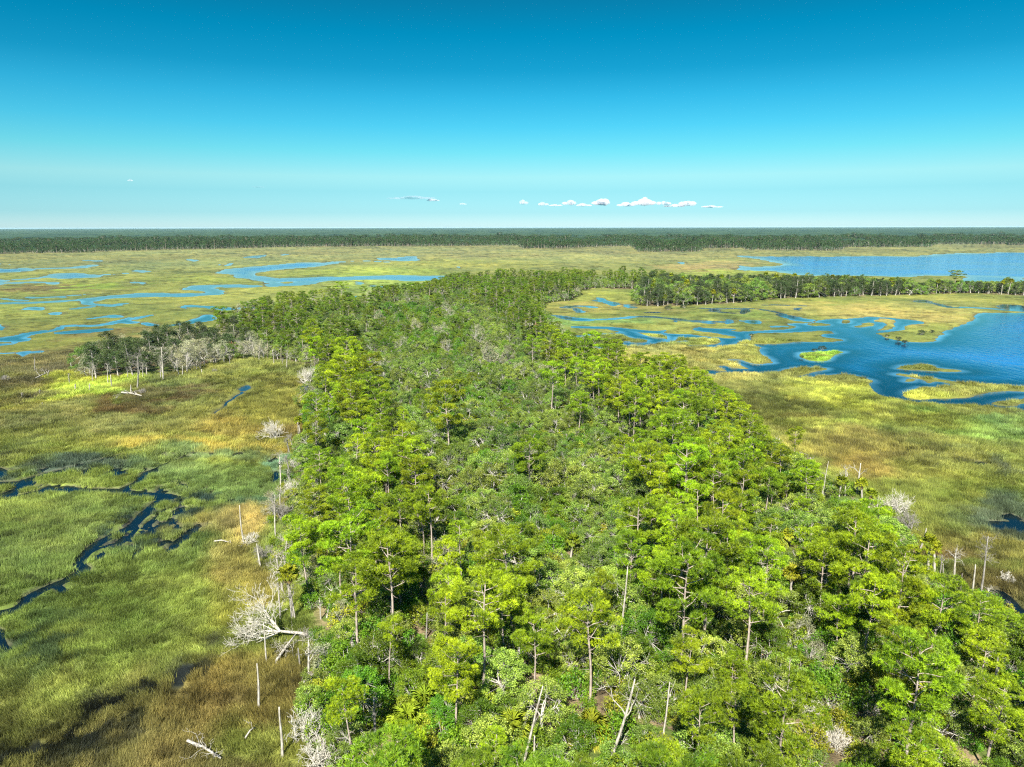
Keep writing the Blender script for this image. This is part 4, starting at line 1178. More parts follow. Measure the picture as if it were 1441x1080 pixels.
# ------------------------------------------------------------------ scattering the woods
def scatter(poly_list, spacing_fn, seed, dmax=900, dmin=30, taken=()):
    """dart throwing in polar strips; spacing may vary with place"""
    rg = np.random.default_rng(seed)
    lo = np.min([p.min(0) for p in poly_list], 0); hi = np.max([p.max(0) for p in poly_list], 0)
    smin = 2.0
    n = int(min(400000, (hi[0] - lo[0]) * (hi[1] - lo[1]) / (smin * smin) * 2.2))
    P = rg.uniform(lo, hi, (n, 2))
    d = np.hypot(P[:, 0], P[:, 1]); az = np.degrees(np.arctan2(P[:, 0], P[:, 1]))
    P = P[(d > dmin) & (d < dmax) & (np.abs(az) < 44)]
    ins = np.zeros(len(P), bool)
    for p in poly_list: ins |= seg_dist(P[:, 0], P[:, 1], p, True) < -.3
    P = P[ins]
    S = spacing_fn(P)
    P = P[S > 0]; S = S[S > 0]
    cellsz = 4.0; grid = {}
    for (x, y, r) in taken: grid.setdefault((int(x // cellsz), int(y // cellsz)), []).append((x, y, r * 2))
    out = []
    for (x, y), s in zip(P, S):
        gi, gj = int(x // cellsz), int(y // cellsz); ok = True; k = int(s // cellsz) + 1
        for a in range(gi - k, gi + k + 1):
            for b in range(gj - k, gj + k + 1):
                for q in grid.get((a, b), ()):
                    m = .5 * (s + q[2])
                    if (q[0] - x) ** 2 + (q[1] - y) ** 2 < m * m: ok = False; break
                if not ok: break
            if not ok: break
        if ok:
            grid.setdefault((gi, gj), []).append((x, y, s)); out.append((x, y))
    return np.array(out)


SCRUB = world([(560, 650), (640, 745), (770, 775), (905, 735), (925, 660), (850, 580), (760, 520), (720, 470), (690, 430), (560, 428), (500, 445), (480, 480), (520, 540), (540, 600)])
OPENW = world([(560, 1090), (620, 900), (800, 870), (1020, 880), (1230, 1000), (1240, 1090)])
OAKY = world([(1040, 1090), (1060, 960), (1150, 930), (1230, 990), (1270, 1090)])


def pine_spacing(P):
    x, y = P[:, 0], P[:, 1]
    d = np.hypot(x, y)
    s = np.where(d < 120, 4.0, np.where(d < 260, 4.6, 6.5))
    ins = seg_dist(x, y, SCRUB, True)
    n = fbm(x / 25, y / 25, 301, 3)
    s = np.where(ins < -4, np.where(n > .63, 13, -1), s)
    ok = seg_dist(x, y, OAKY, True)
    s = np.where((ok < 0), 12.0, s)
    s = np.where((seg_dist(x, y, OPENW, True) < 0) & (ok > 0), 4.1, s)
    s = np.where((d > 260) & (n < .46), -1, s)
    return s


def oak_spacing(P):
    d = np.hypot(P[:, 0], P[:, 1])
    s = np.where(d < 160, 3.3, np.where(d < 300, 3.7, 4.4))
    op = seg_dist(P[:, 0], P[:, 1], OPENW, True); n = fbm(P[:, 0] / 7, P[:, 1] / 7, 333, 2)
    return np.where((op < 0) & (n > .68), -1, s)


pine_pts = scatter([P_ISL], pine_spacing, 1, taken=TAKEN)
oak_pts = scatter([P_ISL], oak_spacing, 2, taken=[(x, y, .8) for x, y, r in TAKEN])
shrub_pts = scatter([P_ISL], lambda P: np.where(np.hypot(P[:, 0], P[:, 1]) < 200, 1.9, -1), 3, 200, taken=[(x, y, .7) for x, y, r in TAKEN])
band_pts = scatter([P_BAND], lambda P: np.full(len(P), 4.6), 4)
ham_pts = scatter([P_HAM], lambda P: np.full(len(P), 4.2), 5)
hpx, hpy = project(ham_pts[:, 0], ham_pts[:, 1], 0 * ham_pts[:, 0])
isg = np.random.default_rng(12).random(len(hpx)) < np.where(hpx > 258, .62, .3)
grey_pts = ham_pts[isg]; ham_pts = ham_pts[~isg]
print('pines', len(pine_pts), 'oaks', len(oak_pts), 'shrubs', len(shrub_pts), 'band', len(band_pts), 'ham', len(ham_pts))

SRC = {}       # (kind, variant) -> (trunk object, crown object): instanced by the far masses
STUFF = {}     # kind -> list of (x,y,z,rz,sx,sz,var)


TOPLINE = np.array([(-300, 440), (300, 440), (345, 424), (400, 411), (440, 409), (480, 400), (520, 404), (600, 397), (640, 384), (700, 375), (750, 373), (800, 377),
    (880, 374), (940, 380), (952, 383), (1100, 384), (1200, 387), (1300, 393), (1500, 394)], float)
EASTLINE = np.array([(700, 380), (760, 436), (800, 474), (830, 472), (870, 484), (905, 494), (960, 512), (1000, 540), (1040, 568), (1060, 596), (1080, 622), (1115, 640),
    (1150, 662), (1190, 702), (1240, 722), (1290, 768), (1320, 806), (1360, 834), (1400, 852), (1441, 872), (1600, 960)], float)


def fit(x, y, h, island):
    """shrink factor that keeps a tree's top under the wood's observed skyline"""
    px, py = project(x, y, .6 + h)
    lim = np.interp(px, TOPLINE[:, 0], TOPLINE[:, 1])
    bx, by = project(x, y, .6)
    if px > 890 and by < 440: lim = lim + 9 * float(fbm(np.array([px / 11.0]), np.array([3.3]), 700, 3)[0]) - 3
    if island and px > 760 and by > 440: lim = max(lim, float(np.interp(px, EASTLINE[:, 0], EASTLINE[:, 1])) - 6)
    if py >= lim: return 1.0
    return float((by - lim) / max(by - py, 1e-3))


SCRUBPX = np.array([(500, 470), (540, 540), (590, 620), (600, 690), (640, 740), (780, 800), (835, 815), (880, 780), (905, 700), (880, 640), (820, 585), (760, 535), (720, 470), (690, 425), (560, 425)], float)
VIEW = []      # (foot px, foot py, top py, share that must stay in sight)


def hides(x, y, h, r):
    cx, cy = project(x, y, .6); _, ct = project(x, y, .6 + h)
    w = FPX * r / math.hypot(x, y, H)
    for (bx, by, ty, sh) in VIEW:
        if cy > by + 1 and abs(cx - bx) < w * .85 + 2 and ct < by - (1 - sh) * (by - ty): return True
    return False


for q in SNAGS: VIEW.append((q[0], q[1], q[3], .9 if q[0] > 1100 else .7)); VIEW.append((q[2], q[1], q[3], .9 if q[0] > 1100 else .5))
for q in HAND_PALMS: VIEW.append((q[0], q[1], q[2], .85))
for q in DEADB: VIEW.append((q[0], q[1], q[2], .75)); VIEW.append((q[0] - 10, q[1], q[2], .75)); VIEW.append((q[0] + 10, q[1], q[2], .75))
for q in HAND_PINES: VIEW.append((q[0], q[1], q[2], .28))
for px_ in range(330, 445, 12): VIEW.append((px_, 925, 850, .9))
for q in ((600, 1012), (572, 1036), (832, 1048), (722, 1052)): VIEW.append((q[0], q[1], q[1] - 38, .45))


HT = dict(pine=[h_ * .99 for h_ in PINE_H], oak=[6.4, 7.4, 5.6, 6.8, 8.0, 5.2], bay=[6.7, 5.6, 7.6], grey=[6.6, 5.4, 7.6], shrub=[2.6] * 6, cedar=[9.2, 8.2, 10, 7.4], palm=[h_ + .9 for h_ in PALM_H])
RC = dict(pine=3.0, oak=3.2, bay=2.8, grey=2.3, shrub=1.4, cedar=2.1, palm=1.3)


def put(kind, pts, meshes, names, sfun, zf, cat, group, adjs, limit, objname, seed, varfun=None):
    rg = np.random.default_rng(seed)
    order = np.argsort(np.hypot(pts[:, 0], pts[:, 1]))
    cnt = 0
    for idx in order:
        x, y = pts[idx]
        v = int(rg.integers(len(meshes))) if varfun is None else varfun(x, y, rg)
        sx, sz = sfun(x, y, rg); rz = rg.uniform(0, 6.28)
        hh = HT[kind][v] * sz
        if kind != 'shrub':
            fk = fit(x, y, hh, kind in ('pine', 'oak', 'bay', 'grey'))
            if fk < .5: continue
            sz *= fk; sx *= .5 + .5 * fk
        if kind == 'pine' and rg.random() > .07:
            tx, ty = project(x, y, .6 + hh * .9); mx_, my_ = project(x, y, .6 + hh * .6)
            if seg_dist(np.array([tx, mx_]), np.array([ty, my_]), SCRUBPX, True).min() < 0: continue
        if kind == 'shrub':
            if hides(x, y, HT[kind][v] * sz, RC[kind] * sx): continue
        else:
            bad = kind != 'cedar' and not (kind == 'grey' and math.hypot(x, y) > 225) and hides(x, y, HT[kind][v] * sz, RC[kind] * sx)
            if bad and kind in ('oak', 'bay', 'grey'):
                for kq in (.75, .55):
                    if not hides(x, y, HT[kind][v] * sz * kq, RC[kind] * sx * kq): sz *= kq; sx *= kq; bad = False; break
            if bad: continue
        px, py = project(x, y, 4.0)
        vis = -25 < px < 1466 and py < 1150
        if cnt < limit and vis:
            o = plant(objname, list(zip(names, meshes[v])), float(x), float(y), zf, rz, (sx, sx, sz), None, cat, group)
            if (kind, v) not in SRC: SRC[(kind, v)] = [c for c in o.children]
            px, py = project(x, y, zf + sz * 6)
            ALL.append(dict(o=o, cat=cat, px=float(px), py=float(py), x=x, y=y, d=math.hypot(x, y), fixed=False, adj=adjs[v], size=sx))
            cnt += 1; last = math.hypot(x, y)
        else:
            STUFF.setdefault(kind, []).append((x, y, zf, rz, sx, sz, v))
    print(kind, 'individuals', cnt, 'to', last if cnt else 0)
    return cnt


def pine_scale(x, y, rg):
    s = rg.uniform(.62, 1.06) * (1.0 if rg.random() < .8 else .66)
    return s * rg.uniform(.85, 1.12), s


def oak_scale(x, y, rg):
    n = float(fbm(np.array([x / 20]), np.array([y / 20]), 411, 2)[0])
    s = rg.uniform(.62, 1.0) * (.75 + .5 * n)
    if math.hypot(x, y) < 110: s *= .82
    return s * 1.08, s


n_hp = len(HAND_PINES)
put('pine', pine_pts, PINES, P_NAMES2, pine_scale, .6, 'pine tree', 'pines of the island woods', PINE_ADJ, 300 - n_hp, 'pine_tree', 21)
edge = -seg_dist(oak_pts[:, 0], oak_pts[:, 1], P_ISL, True)
opx, opy = project(oak_pts[:, 0], oak_pts[:, 1], 0 * oak_pts[:, 0])
pg = np.where((edge < 7) & (opx < 720), .30, np.where(edge < 5, .12, .035))
pg = np.where(seg_dist(oak_pts[:, 0], oak_pts[:, 1], OAKY, True) < 0, .45, pg)
pg = np.where(seg_dist(oak_pts[:, 0], oak_pts[:, 1], SCRUB, True) < 0, .03, pg)
isg = np.random.default_rng(13).random(len(oak_pts)) < pg
grey_pts = np.concatenate([grey_pts, oak_pts[isg]]); oak_pts = oak_pts[~isg]
put('grey', grey_pts, GREYS, P_NAMES2, lambda x, y, rg: ((lambda q: (q * 1.05, q))(rg.uniform(.6, 1.0) * (1.45 if math.hypot(x, y) > 220 else .85))), .5, 'grey tree', 'half-dead grey trees', GREY_ADJ, 250, 'grey_tree', 27)
GREENZ = [world(z) for z in ([(1110, 860), (1180, 820), (1330, 900), (1330, 1040), (1230, 1040)], [(440, 960), (540, 900), (640, 960), (640, 1090), (470, 1090)], [(540, 440), (640, 440), (690, 500), (600, 530), (520, 500)])]
ing = np.zeros(len(oak_pts), bool)
for z in GREENZ: ing |= seg_dist(oak_pts[:, 0], oak_pts[:, 1], z, True) < 0
isbay = np.random.default_rng(8).random(len(oak_pts)) < np.where(ing, .75, .14)
bay_pts = oak_pts[isbay]; oak_pts = oak_pts[~isbay]
put('bay', bay_pts, BAYS, P_NAMES2, oak_scale, .6, 'broadleaf tree', 'bright green broadleaf trees', BAY_ADJ, 250, 'broadleaf_tree', 26)
put('oak', oak_pts, OAKS, P_NAMES2, oak_scale, .6, 'oak tree', 'scrub oaks of the island woods', OAK_ADJ, 300, 'oak_tree', 22)
put('shrub', shrub_pts, SHRUBS, ('stems', 'crown'), lambda x, y, rg: (rg.uniform(.65, 1.35),) * 2, .55, 'shrub', 'undergrowth shrubs', SHRUB_ADJ, 270, 'green_shrub', 23)
# hammocks: cedars, with palms among the far band
cp = np.concatenate([ham_pts, band_pts])
iscedar = np.random.default_rng(5).random(len(cp)) < np.where(np.arange(len(cp)) < len(ham_pts), .97, .42)
ispalm = (~iscedar) & (np.random.default_rng(6).random(len(cp)) < .3) & (np.arange(len(cp)) >= len(ham_pts))
put('cedar', cp[iscedar], CEDARS, P_NAMES2, lambda x, y, rg: ((lambda s: (s * 1.1, s))(rg.uniform(.6, 1.2) * (1.6 if math.hypot(x, y) > 380 else 1.25))), .5, 'cedar tree', 'dark cedars of the hammocks', CEDAR_ADJ, 300, 'cedar_tree', 24)
oth = cp[(~iscedar) & (~ispalm)]
for (x, y) in oth:
    rgk = np.random.default_rng(int(abs(x * 13 + y * 7)))
    s = rgk.uniform(1.2, 2.0); s *= min(1, fit(x, y, 7 * s, False)); STUFF['oak'].append((x, y, .5, rgk.uniform(0, 6.28), s * 1.1, s, int(rgk.integers(6))))
put('palm', cp[ispalm], PALMS, ('trunk', 'crown', 'dead_frond_skirt'), lambda x, y, rg: (1.25, rg.uniform(1.1, 1.6)), .5, 'palm tree', 'cabbage palms', ['pale-trunked'] * 4, 120, 'palm_tree', 25)


rg = np.random.default_rng(515)
BR = [snag_mesh(990 + k, rg.normal() * .5, [5.5, 6.5, 4.5, 7.5][k], .192, 2, M_DEAD if k % 2 else M_DEADGREY, 12) for k in range(4)]
EDGEPX = [((446, 1000), (380, 745)), ((395, 720), (436, 560)), ((1075, 640), (1200, 712)), ((1230, 730), (1420, 890)), ((445, 520), (345, 508)), ((128, 546), (335, 513))]
for (a, b), n in zip(EDGEPX, (11, 10, 6, 9, 7, 11)):
    for k in range(n):
        t = (k + rg.uniform(.1, .9)) / n
        x, y = base_of(a[0] * (1 - t) + b[0] * t + rg.normal() * 5, a[1] * (1 - t) + b[1] * t + rg.normal() * 4)
        v = int(rg.integers(4)); q = rg.uniform(.5, .9)
        if hides(x, y, 5 * q, .45): continue
        o = plant('dead_tree', list(zip(('trunk', 'branches'), BR[v])), x, y, .3, rg.uniform(0, 6.28), (q, q, q), None, 'dead tree', 'bleached dead trees')
        px, py = project(x, y, 4)
        ALL.append(dict(o=o, cat='dead tree', px=float(px), py=float(py), x=x, y=y, d=0, fixed=False, adj='branchy pale'))

# ------------------------------------------------------------------ masses built by instancing the real trees' meshes
def scatter_object(name, pts, sources, extra=None, crown_mat=None):
    """pts rows: x,y,z,rz,sx,sz,variant ; sources[v] = list of objects"""
    P = np.array(pts, float)
    me = bpy.data.meshes.new(name)
    me.vertices.add(len(P)); me.vertices.foreach_set('co', P[:, :3].astype(np.float32).ravel())
    a = me.attributes.new('rot', 'FLOAT_VECTOR', 'POINT')
    rot = np.zeros((len(P), 3), np.float32); rot[:, 2] = P[:, 3]
    if extra is not None and 'tilt' in extra: rot[:, :2] = extra['tilt']
    a.data.foreach_set('vector', rot.ravel())
    sc = np.stack([P[:, 4], P[:, 4], P[:, 5]], 1).astype(np.float32)
    me.attributes.new('scl', 'FLOAT_VECTOR', 'POINT').data.foreach_set('vector', sc.ravel())
    me.attributes.new('kindi', 'INT', 'POINT').data.foreach_set('value', P[:, 6].astype(np.int32))
    if extra is not None and 'tint' in extra:
        me.attributes.new('tint', 'FLOAT_VECTOR', 'POINT').data.foreach_set('vector', extra['tint'].astype(np.float32).ravel())
    o = link(name, me)
    ng = bpy.data.node_groups.new(name + '_scatter', 'GeometryNodeTree')
    ng.interface.new_socket('Geometry', in_out='INPUT', socket_type='NodeSocketGeometry')
    ng.interface.new_socket('Geometry', in_out='OUTPUT', socket_type='NodeSocketGeometry')
    N = ng.nodes; L = ng.links
    gi = N.new('NodeGroupInput'); go = N.new('NodeGroupOutput'); jn = N.new('GeometryNodeJoinGeometry')

    def named(nm, dt):
        n = N.new('GeometryNodeInputNamedAttribute'); n.data_type = dt; n.inputs['Name'].default_value = nm
        return n.outputs['Attribute']
    rt = named('rot', 'FLOAT_VECTOR'); scn = named('scl', 'FLOAT_VECTOR'); kd = named('kindi', 'INT')
    e2r = N.new('FunctionNodeEulerToRotation'); L.new(rt, e2r.inputs[0])
    for v, objs in sources.items():
        cmp = N.new('FunctionNodeCompare'); cmp.data_type = 'INT'; cmp.operation = 'EQUAL'
        L.new(kd, cmp.inputs[2]); cmp.inputs[3].default_value = v
        for oi_n, ob in enumerate(objs):
            oi = N.new('GeometryNodeObjectInfo'); oi.inputs['Object'].default_value = ob; oi.inputs['As Instance'].default_value = False
            oi.transform_space = 'ORIGINAL'
            ip = N.new('GeometryNodeInstanceOnPoints')
            L.new(gi.outputs[0], ip.inputs['Points']); L.new(cmp.outputs[0], ip.inputs['Selection'])
            geo_out = oi.outputs['Geometry']
            if crown_mat is not None and ob.name.startswith('crown'):
                sm = N.new('GeometryNodeSetMaterial'); sm.inputs['Material'].default_value = crown_mat
                L.new(geo_out, sm.inputs[0]); geo_out = sm.outputs[0]
            L.new(geo_out, ip.inputs['Instance'])
            L.new(e2r.outputs[0], ip.inputs['Rotation']); L.new(scn, ip.inputs['Scale'])
            L.new(ip.outputs[0], jn.inputs[0])
    L.new(jn.outputs[0], go.inputs[0])
    md = o.modifiers.new('scatter', 'NODES'); md.node_group = ng
    tag(o, kind='stuff')
    return o


def srcs(kind, n): return {v: SRC[(kind, v)] for v in range(n) if (kind, v) in SRC}


def fix_var(pts, s):
    vs = sorted(s); return [(*p[:6], p[6] if p[6] in s else vs[int(p[6]) % len(vs)]) for p in pts]


for kind, nv, nm in (('pine', NP, 'pine_woods'), ('oak', 6, 'oak_woods'), ('bay', 3, 'broadleaf_woods'), ('grey', 3, 'grey_woods'), ('shrub', 6, 'undergrowth'), ('cedar', 4, 'cedar_woods'), ('palm', 4, 'palm_grove')):
    if STUFF.get(kind):
        s = srcs(kind, nv); scatter_object(nm, fix_var(STUFF[kind], s), s, None, {'pine': M_PINE_DEEP, 'oak': M_OAK_DEEP}.get(kind))
        print(nm, len(STUFF[kind]))

# ------------------------------------------------------------------ far forest: instanced pines and oaks on its near margin, a rolling canopy beyond
rg = np.random.default_rng(31)
fx = np.arctan2(P_FAR[:, 0], P_FAR[:, 1])
fr = np.hypot(P_FAR[:, 0], P_FAR[:, 1])
o_ = np.argsort(fx, kind='stable')


def far_edge(az):
    """distance of the forest's near edge along a bearing"""
    return np.interp(az, fx[o_], fr[o_])


pts = []
rows = 0
off = 0.0
while off < 1500:
    sp = 6.5 + off * .011
    az = np.arange(R(-43), R(43), sp / (1500 + off))
    az = az + rg.uniform(-.5, .5, len(az)) * sp / (1500 + off)
    e = far_edge(az)
    d = e + off + rg.uniform(0, sp * 1.3, len(az)) + 18 * (fbm(az * 60, az * 0, 5, 3) - .5)
    X = d * np.sin(az); Y = d * np.cos(az)
    s = rg.uniform(.62, 1.12, len(az)) * (.45 + 1.0 * fbm(X / 90, Y / 200, 88, 3)) * np.where(rg.random(len(az)) < .07, 1.35, 1.0)
    wd = s * np.clip(1 + off / 900, 1, 2.2)
    v = rg.integers(0, NP + 6, len(az))
    v = np.where((v >= NP) & (off > 60), v % NP, v)
    pts.append(np.stack([X, Y, np.full(len(az), .4), rg.uniform(0, 6.28, len(az)), wd * np.where(v >= NP, 1.3, 1.05), s * np.where(v >= NP, 1.5, 1.0), v], 1))
    off += sp * 1.25; rows += 1
pts = np.concatenate(pts)
sf = {**{k: SRC[('pine', k)] for k in range(NP) if ('pine', k) in SRC}, **{NP + k: SRC[('oak', k)] for k in range(6) if ('oak', k) in SRC}}
vs = sorted(sf); pts[:, 6] = [p if p in sf else vs[int(p) % len(vs)] for p in pts[:, 6]]
scatter_object('far_forest', pts, sf, None, M_FAR)
print('far forest trees', len(pts), rows)


def canopy_mat():
    m, nt, ns, ls = new_mat('forest_canopy')
    out = nd(ns, 'ShaderNodeOutputMaterial'); p = nd(ns, 'ShaderNodeBsdfPrincipled')
    geo = nd(ns, 'ShaderNodeNewGeometry')
    n1 = nd(ns, 'ShaderNodeTexNoise'); n1.inputs['Scale'].default_value = 1.0; n1.inputs['Detail'].default_value = 6; n1.inputs['Roughness'].default_value = .62
    mpn = nd(ns, 'ShaderNodeMapping'); mpn.inputs['Scale'].default_value = (.006, .0022, .006)
    ls.new(geo.outputs['Position'], mpn.inputs[0]); ls.new(mpn.outputs[0], n1.inputs['Vector'])
    rp = nd(ns, 'ShaderNodeValToRGB'); rp.color_ramp.elements[0].position = .32; rp.color_ramp.elements[1].position = .72
    rp.color_ramp.elements[0].color = (.006, .024, .014, 1); rp.color_ramp.elements[1].color = (.050, .088, .034, 1)
    ls.new(n1.outputs['Fac'], rp.inputs[0]); ls.new(rp.outputs[0], p.inputs['Base Color'])
    p.inputs['Roughness'].default_value = .8; p.inputs['Specular IOR Level'].default_value = .2
    ls.new(p.outputs[0], out.inputs[0])
    return m


az = np.arange(R(-46), R(46), R(.11))
dd = np.concatenate([[0, 1], 1 + 9 * np.arange(1, 40), 352 * (44000 / 352.) ** (np.arange(1, 420) / 419.0)])
AZ, DD = np.meshgrid(az, dd)
RR = far_edge(AZ) + 110 + DD
X = (RR * np.sin(AZ)).ravel(); Y = (RR * np.cos(AZ)).ravel()
k = np.clip(1 + DD.ravel() / 2500, 1, 5)
hz = 5.5 + 7.0 * fbm(X / 11 / k, Y / 11 / k, 61, 3) + 3.5 * (fbm(X / 160, Y / 260, 62, 3) - .5)
hz += np.clip(DD.ravel() / 2500, 0, 1) * 5 * (fbm(X / 300, Y / 900, 65, 3) - .4)
hz += np.clip(DD.ravel() / 9000, 0, 1) * (9 * fbm(X / 700, Y / 2200, 64, 3)) + np.clip(DD.ravel() / 1200 - 1, 0, 1) * 2.5
hz = np.where(DD.ravel() < .5, .2, hz)
me = raw_mesh('far_canopy', np.stack([X, Y, hz], 1), grid_faces(len(dd), len(az), False)[:, ::-1], canopy_mat())
tag(link('far_forest_canopy', me), kind='stuff')

# ------------------------------------------------------------------ marsh grass near the camera
def grass_mat():
    m, nt, ns, ls = new_mat('marsh_grass')
    out = nd(ns, 'ShaderNodeOutputMaterial')
    at_ = nd(ns, 'ShaderNodeAttribute', attribute_name='tint', attribute_type='INSTANCER')
    av = nd(ns, 'ShaderNodeAttribute', attribute_name='var')
    f = math_node(ns, ls, 'MULTIPLY_ADD', av.outputs['Fac'], .9); f.node.inputs[2].default_value = .6
    mx = nd(ns, 'ShaderNodeVectorMath', operation='SCALE'); ls.new(at_.outputs['Vector'], mx.inputs[0]); ls.new(f, mx.inputs['Scale'])
    d = nd(ns, 'ShaderNodeBsdfPrincipled'); d.inputs['Roughness'].default_value = .6; d.inputs['Specular IOR Level'].default_value = .3
    t = nd(ns, 'ShaderNodeBsdfTranslucent')
    ls.new(mx.outputs[0], d.inputs['Base Color']); ls.new(mx.outputs[0], t.inputs['Color'])
    ms = nd(ns, 'ShaderNodeMixShader'); ms.inputs[0].default_value = .3
    ls.new(d.outputs[0], ms.inputs[1]); ls.new(t.outputs[0], ms.inputs[2]); ls.new(ms.outputs[0], out.inputs[0])
    return m


M_GRASS = grass_mat()
GR = []
for k in range(4):
    rg = np.random.default_rng(700 + k); mb = MB(); n = 110
    p = np.stack([rg.normal(size=n) * .38, rg.normal(size=n) * .38, np.full(n, -.05)], 1)
    d = unit(np.stack([rg.normal(size=n) * .3 + .35, rg.normal(size=n) * .3, np.ones(n)], 1))
    mb.blades(p, d, rg.uniform(.4, .95, n), rg.uniform(.04, .08, n), np.clip(rg.normal(.5, .28, n), 0, 1), rg)
    GR.append(mb.mesh('grass_tuft', M_GRASS))
pts = []
rg = np.random.default_rng(41)
for (d0, d1, sp, sc) in ((52, 110, .62, .85), (110, 165, .85, 1.05), (165, 240, 1.25, 1.5), (240, 340, 2.0, 2.0)):
    n = int((d1 * d1 - d0 * d0) * R(80) * .5 / (sp * sp))
    d = np.sqrt(rg.uniform(d0 * d0, d1 * d1, n)); a = rg.uniform(R(-40), R(40), n)
    X = d * np.sin(a); Y = d * np.cos(a)
    s = water_sd(X, Y); f = forest_sd(X, Y)
    ok = (s > np.where(d > 200, 2.0, .45)) & (f > -1.5); X, Y, s, f = X[ok], Y[ok], s[ok], f[ok]
    px, py = project(X, Y, 0 * X); ok = (px > -60) & (px < 1500) & (py < 1130); X, Y, s = X[ok], Y[ok], s[ok]
    pts.append(np.stack([X, Y, np.full(len(X), .33), rg.uniform(0, 6.28, len(X)), np.full(len(X), sc), rg.uniform(.75, 1.2, len(X)) * min(sc, 1.25), rg.integers(0, 4, len(X))], 1))
pts = np.concatenate(pts)
X, Y = pts[:, 0], pts[:, 1]
tg = marsh_tint(X, Y)
lum = tg.sum(1)
pool = fbm(X / 3.0, Y / 3.0, 501, 3)
keepg = ~((lum < .10) & (pool > .60))              # dark waterlogged patches carry little grass
pts = pts[keepg]; tg = tg[keepg]; X = X[keepg]; Y = Y[keepg]
pts[:, 3] = 6.28 * fbm(X / 18, Y / 18, 511, 3) * 2.0 + rg.normal(size=len(X)) * .6
pts[:, 5] *= np.clip(.55 + .9 * fbm(X / 6, Y / 6, 521, 3), .5, 1.4)
gp = []
for k in range(4):
    j = int(np.argmax((pts[:, 6] == k)))
    o = link('grass_tuft', GR[k]); o.location = (X[j], Y[j], pts[j, 2]); tag(o, kind='stuff'); o['tint'] = [float(c) for c in tg[j]]
    gp.append(o)
scatter_object('marsh_grass', pts, {k: [gp[k]] for k in range(4)}, {'tint': tg * 1.5 * rg.uniform(.75, 1.25, (len(tg), 1)) * np.clip(.25 + 1.5 * fbm(X / 1.7, Y / 2.2, 531, 3), .4, 1.7)[:, None]})
print('grass', len(pts))


# ------------------------------------------------------------------ labels for the trees of the woods, told by their nearest landmark
ORD = ['first', 'second', 'third', 'fourth', 'fifth', 'sixth', 'seventh', 'eighth', 'ninth', 'tenth', 'eleventh', 'twelfth']


def ordn(i):
    if i < 12: return ORD[i]
    n = i + 1; return f"{n}{'th' if 10 <= n % 100 <= 20 else {1: 'st', 2: 'nd', 3: 'rd'}.get(n % 10, 'th')}"


LM = np.array([(l[1], l[2]) for l in LAND])
buckets = {}
NOUN = {'pine tree': 'pine', 'oak tree': 'grey-green oak', 'shrub': 'green shrub', 'broadleaf tree': 'leafy green tree', 'grey tree': 'half-dead grey tree', 'dead tree': 'dead tree', 'cedar tree': 'dark cedar', 'palm tree': 'palm'}
for r in ALL:
    if r['fixed']: continue
    dv = np.array([r['px'], r['py']]) - LM
    k = int(np.argmin((dv[:, 0]) ** 2 + (dv[:, 1] * 1.6) ** 2)); dx, dy = dv[k]
    sec = ('right of' if dx > 0 else 'left of') if abs(dx) > abs(dy) * 1.1 else ('below' if dy > 0 else 'above')
    buckets.setdefault((r['cat'], r.get('adj', ''), k, sec), []).append((math.hypot(dx, dy * 1.6), r))
for (cat, adj, k, sec), lst in buckets.items():
    lst.sort(key=lambda q: q[0])
    for i, (_, r) in enumerate(lst):
        pre = '' if len(lst) == 1 else ordn(i) + ' '
        r['o']['label'] = f"{pre}{adj} {NOUN[cat]} {sec} {LAND[k][0]}"

# ------------------------------------------------------------------ clouds low over the horizon
def cloud_mat(dens, col):
    m, nt, ns, ls = new_mat('cloud_vapour')
    out = nd(ns, 'ShaderNodeOutputMaterial'); v = nd(ns, 'ShaderNodeVolumePrincipled')
    v.inputs['Color'].default_value = (*col, 1); v.inputs['Density'].default_value = dens; v.inputs['Anisotropy'].default_value = 0.0
    ls.new(v.outputs[0], out.inputs['Volume'])
    return m


def ico(sub=2):
    import bmesh
    bm = bmesh.new(); bmesh.ops.create_icosphere(bm, subdivisions=sub, radius=1)
    v = np.array([p.co[:] for p in bm.verts]); f = np.array([[q.index for q in t.verts] for t in bm.faces]); bm.free()
    return v, f


IV, IF = ico(2)
CD = 60000.0
M_CLOUD = cloud_mat(.0022, (1.0, .96, .98)); M_WISP = cloud_mat(.00028, (.72, .74, .85))


def cloud(px, py, wpx, hpx, seed, mat, puffs=7):
    rg = np.random.default_rng(seed); d = ray(px, py); c = np.array([0, 0, H]) + d * CD
    m = CD / FPX; mb = MB()
    for k in range(puffs):
        u = rg.uniform(-.8, .8); hh = hpx * (1 - .65 * abs(u)) * rg.uniform(.7, 1.1) * m
        r = np.array([wpx * m * rg.uniform(.16, .3), wpx * m * .3, hh * .55])
        n = 1 + .25 * (fbm(IV[:, 0] * 2 + k * 7 + seed, IV[:, 1] * 2 + IV[:, 2] * 2, seed, 3) - .5)[:, None]
        mb.add(IV * n * r + [u * wpx * m * .5, rg.normal() * 100, hh * .35], IF)
    o = link('cloud', mb.mesh('cloud', mat)); o.location = c; tag(o, kind='structure')


for i, (px, py, wp, hp) in enumerate([(735, 287, 13, 7), (764, 289, 14, 5), (801, 288, 19, 8), (849, 288, 36, 9), (880, 290, 26, 6), (906, 288, 30, 11), (932, 288, 20, 7), (967, 289, 24, 9), (820, 290, 24, 4), (950, 291, 26, 4), (783, 290, 22, 3), (1000, 292, 30, 3), (609, 283, 16, 4), (652, 288, 10, 3), (183, 255, 8, 3)]):
    cloud(px, py, wp, hp, 60 + i, M_CLOUD)
for i, (px, py, wp, hp) in enumerate([(583, 280, 60, 5), (363, 264, 20, 2)]):
    cloud(px, py, wp, hp, 90 + i, M_WISP, 9)

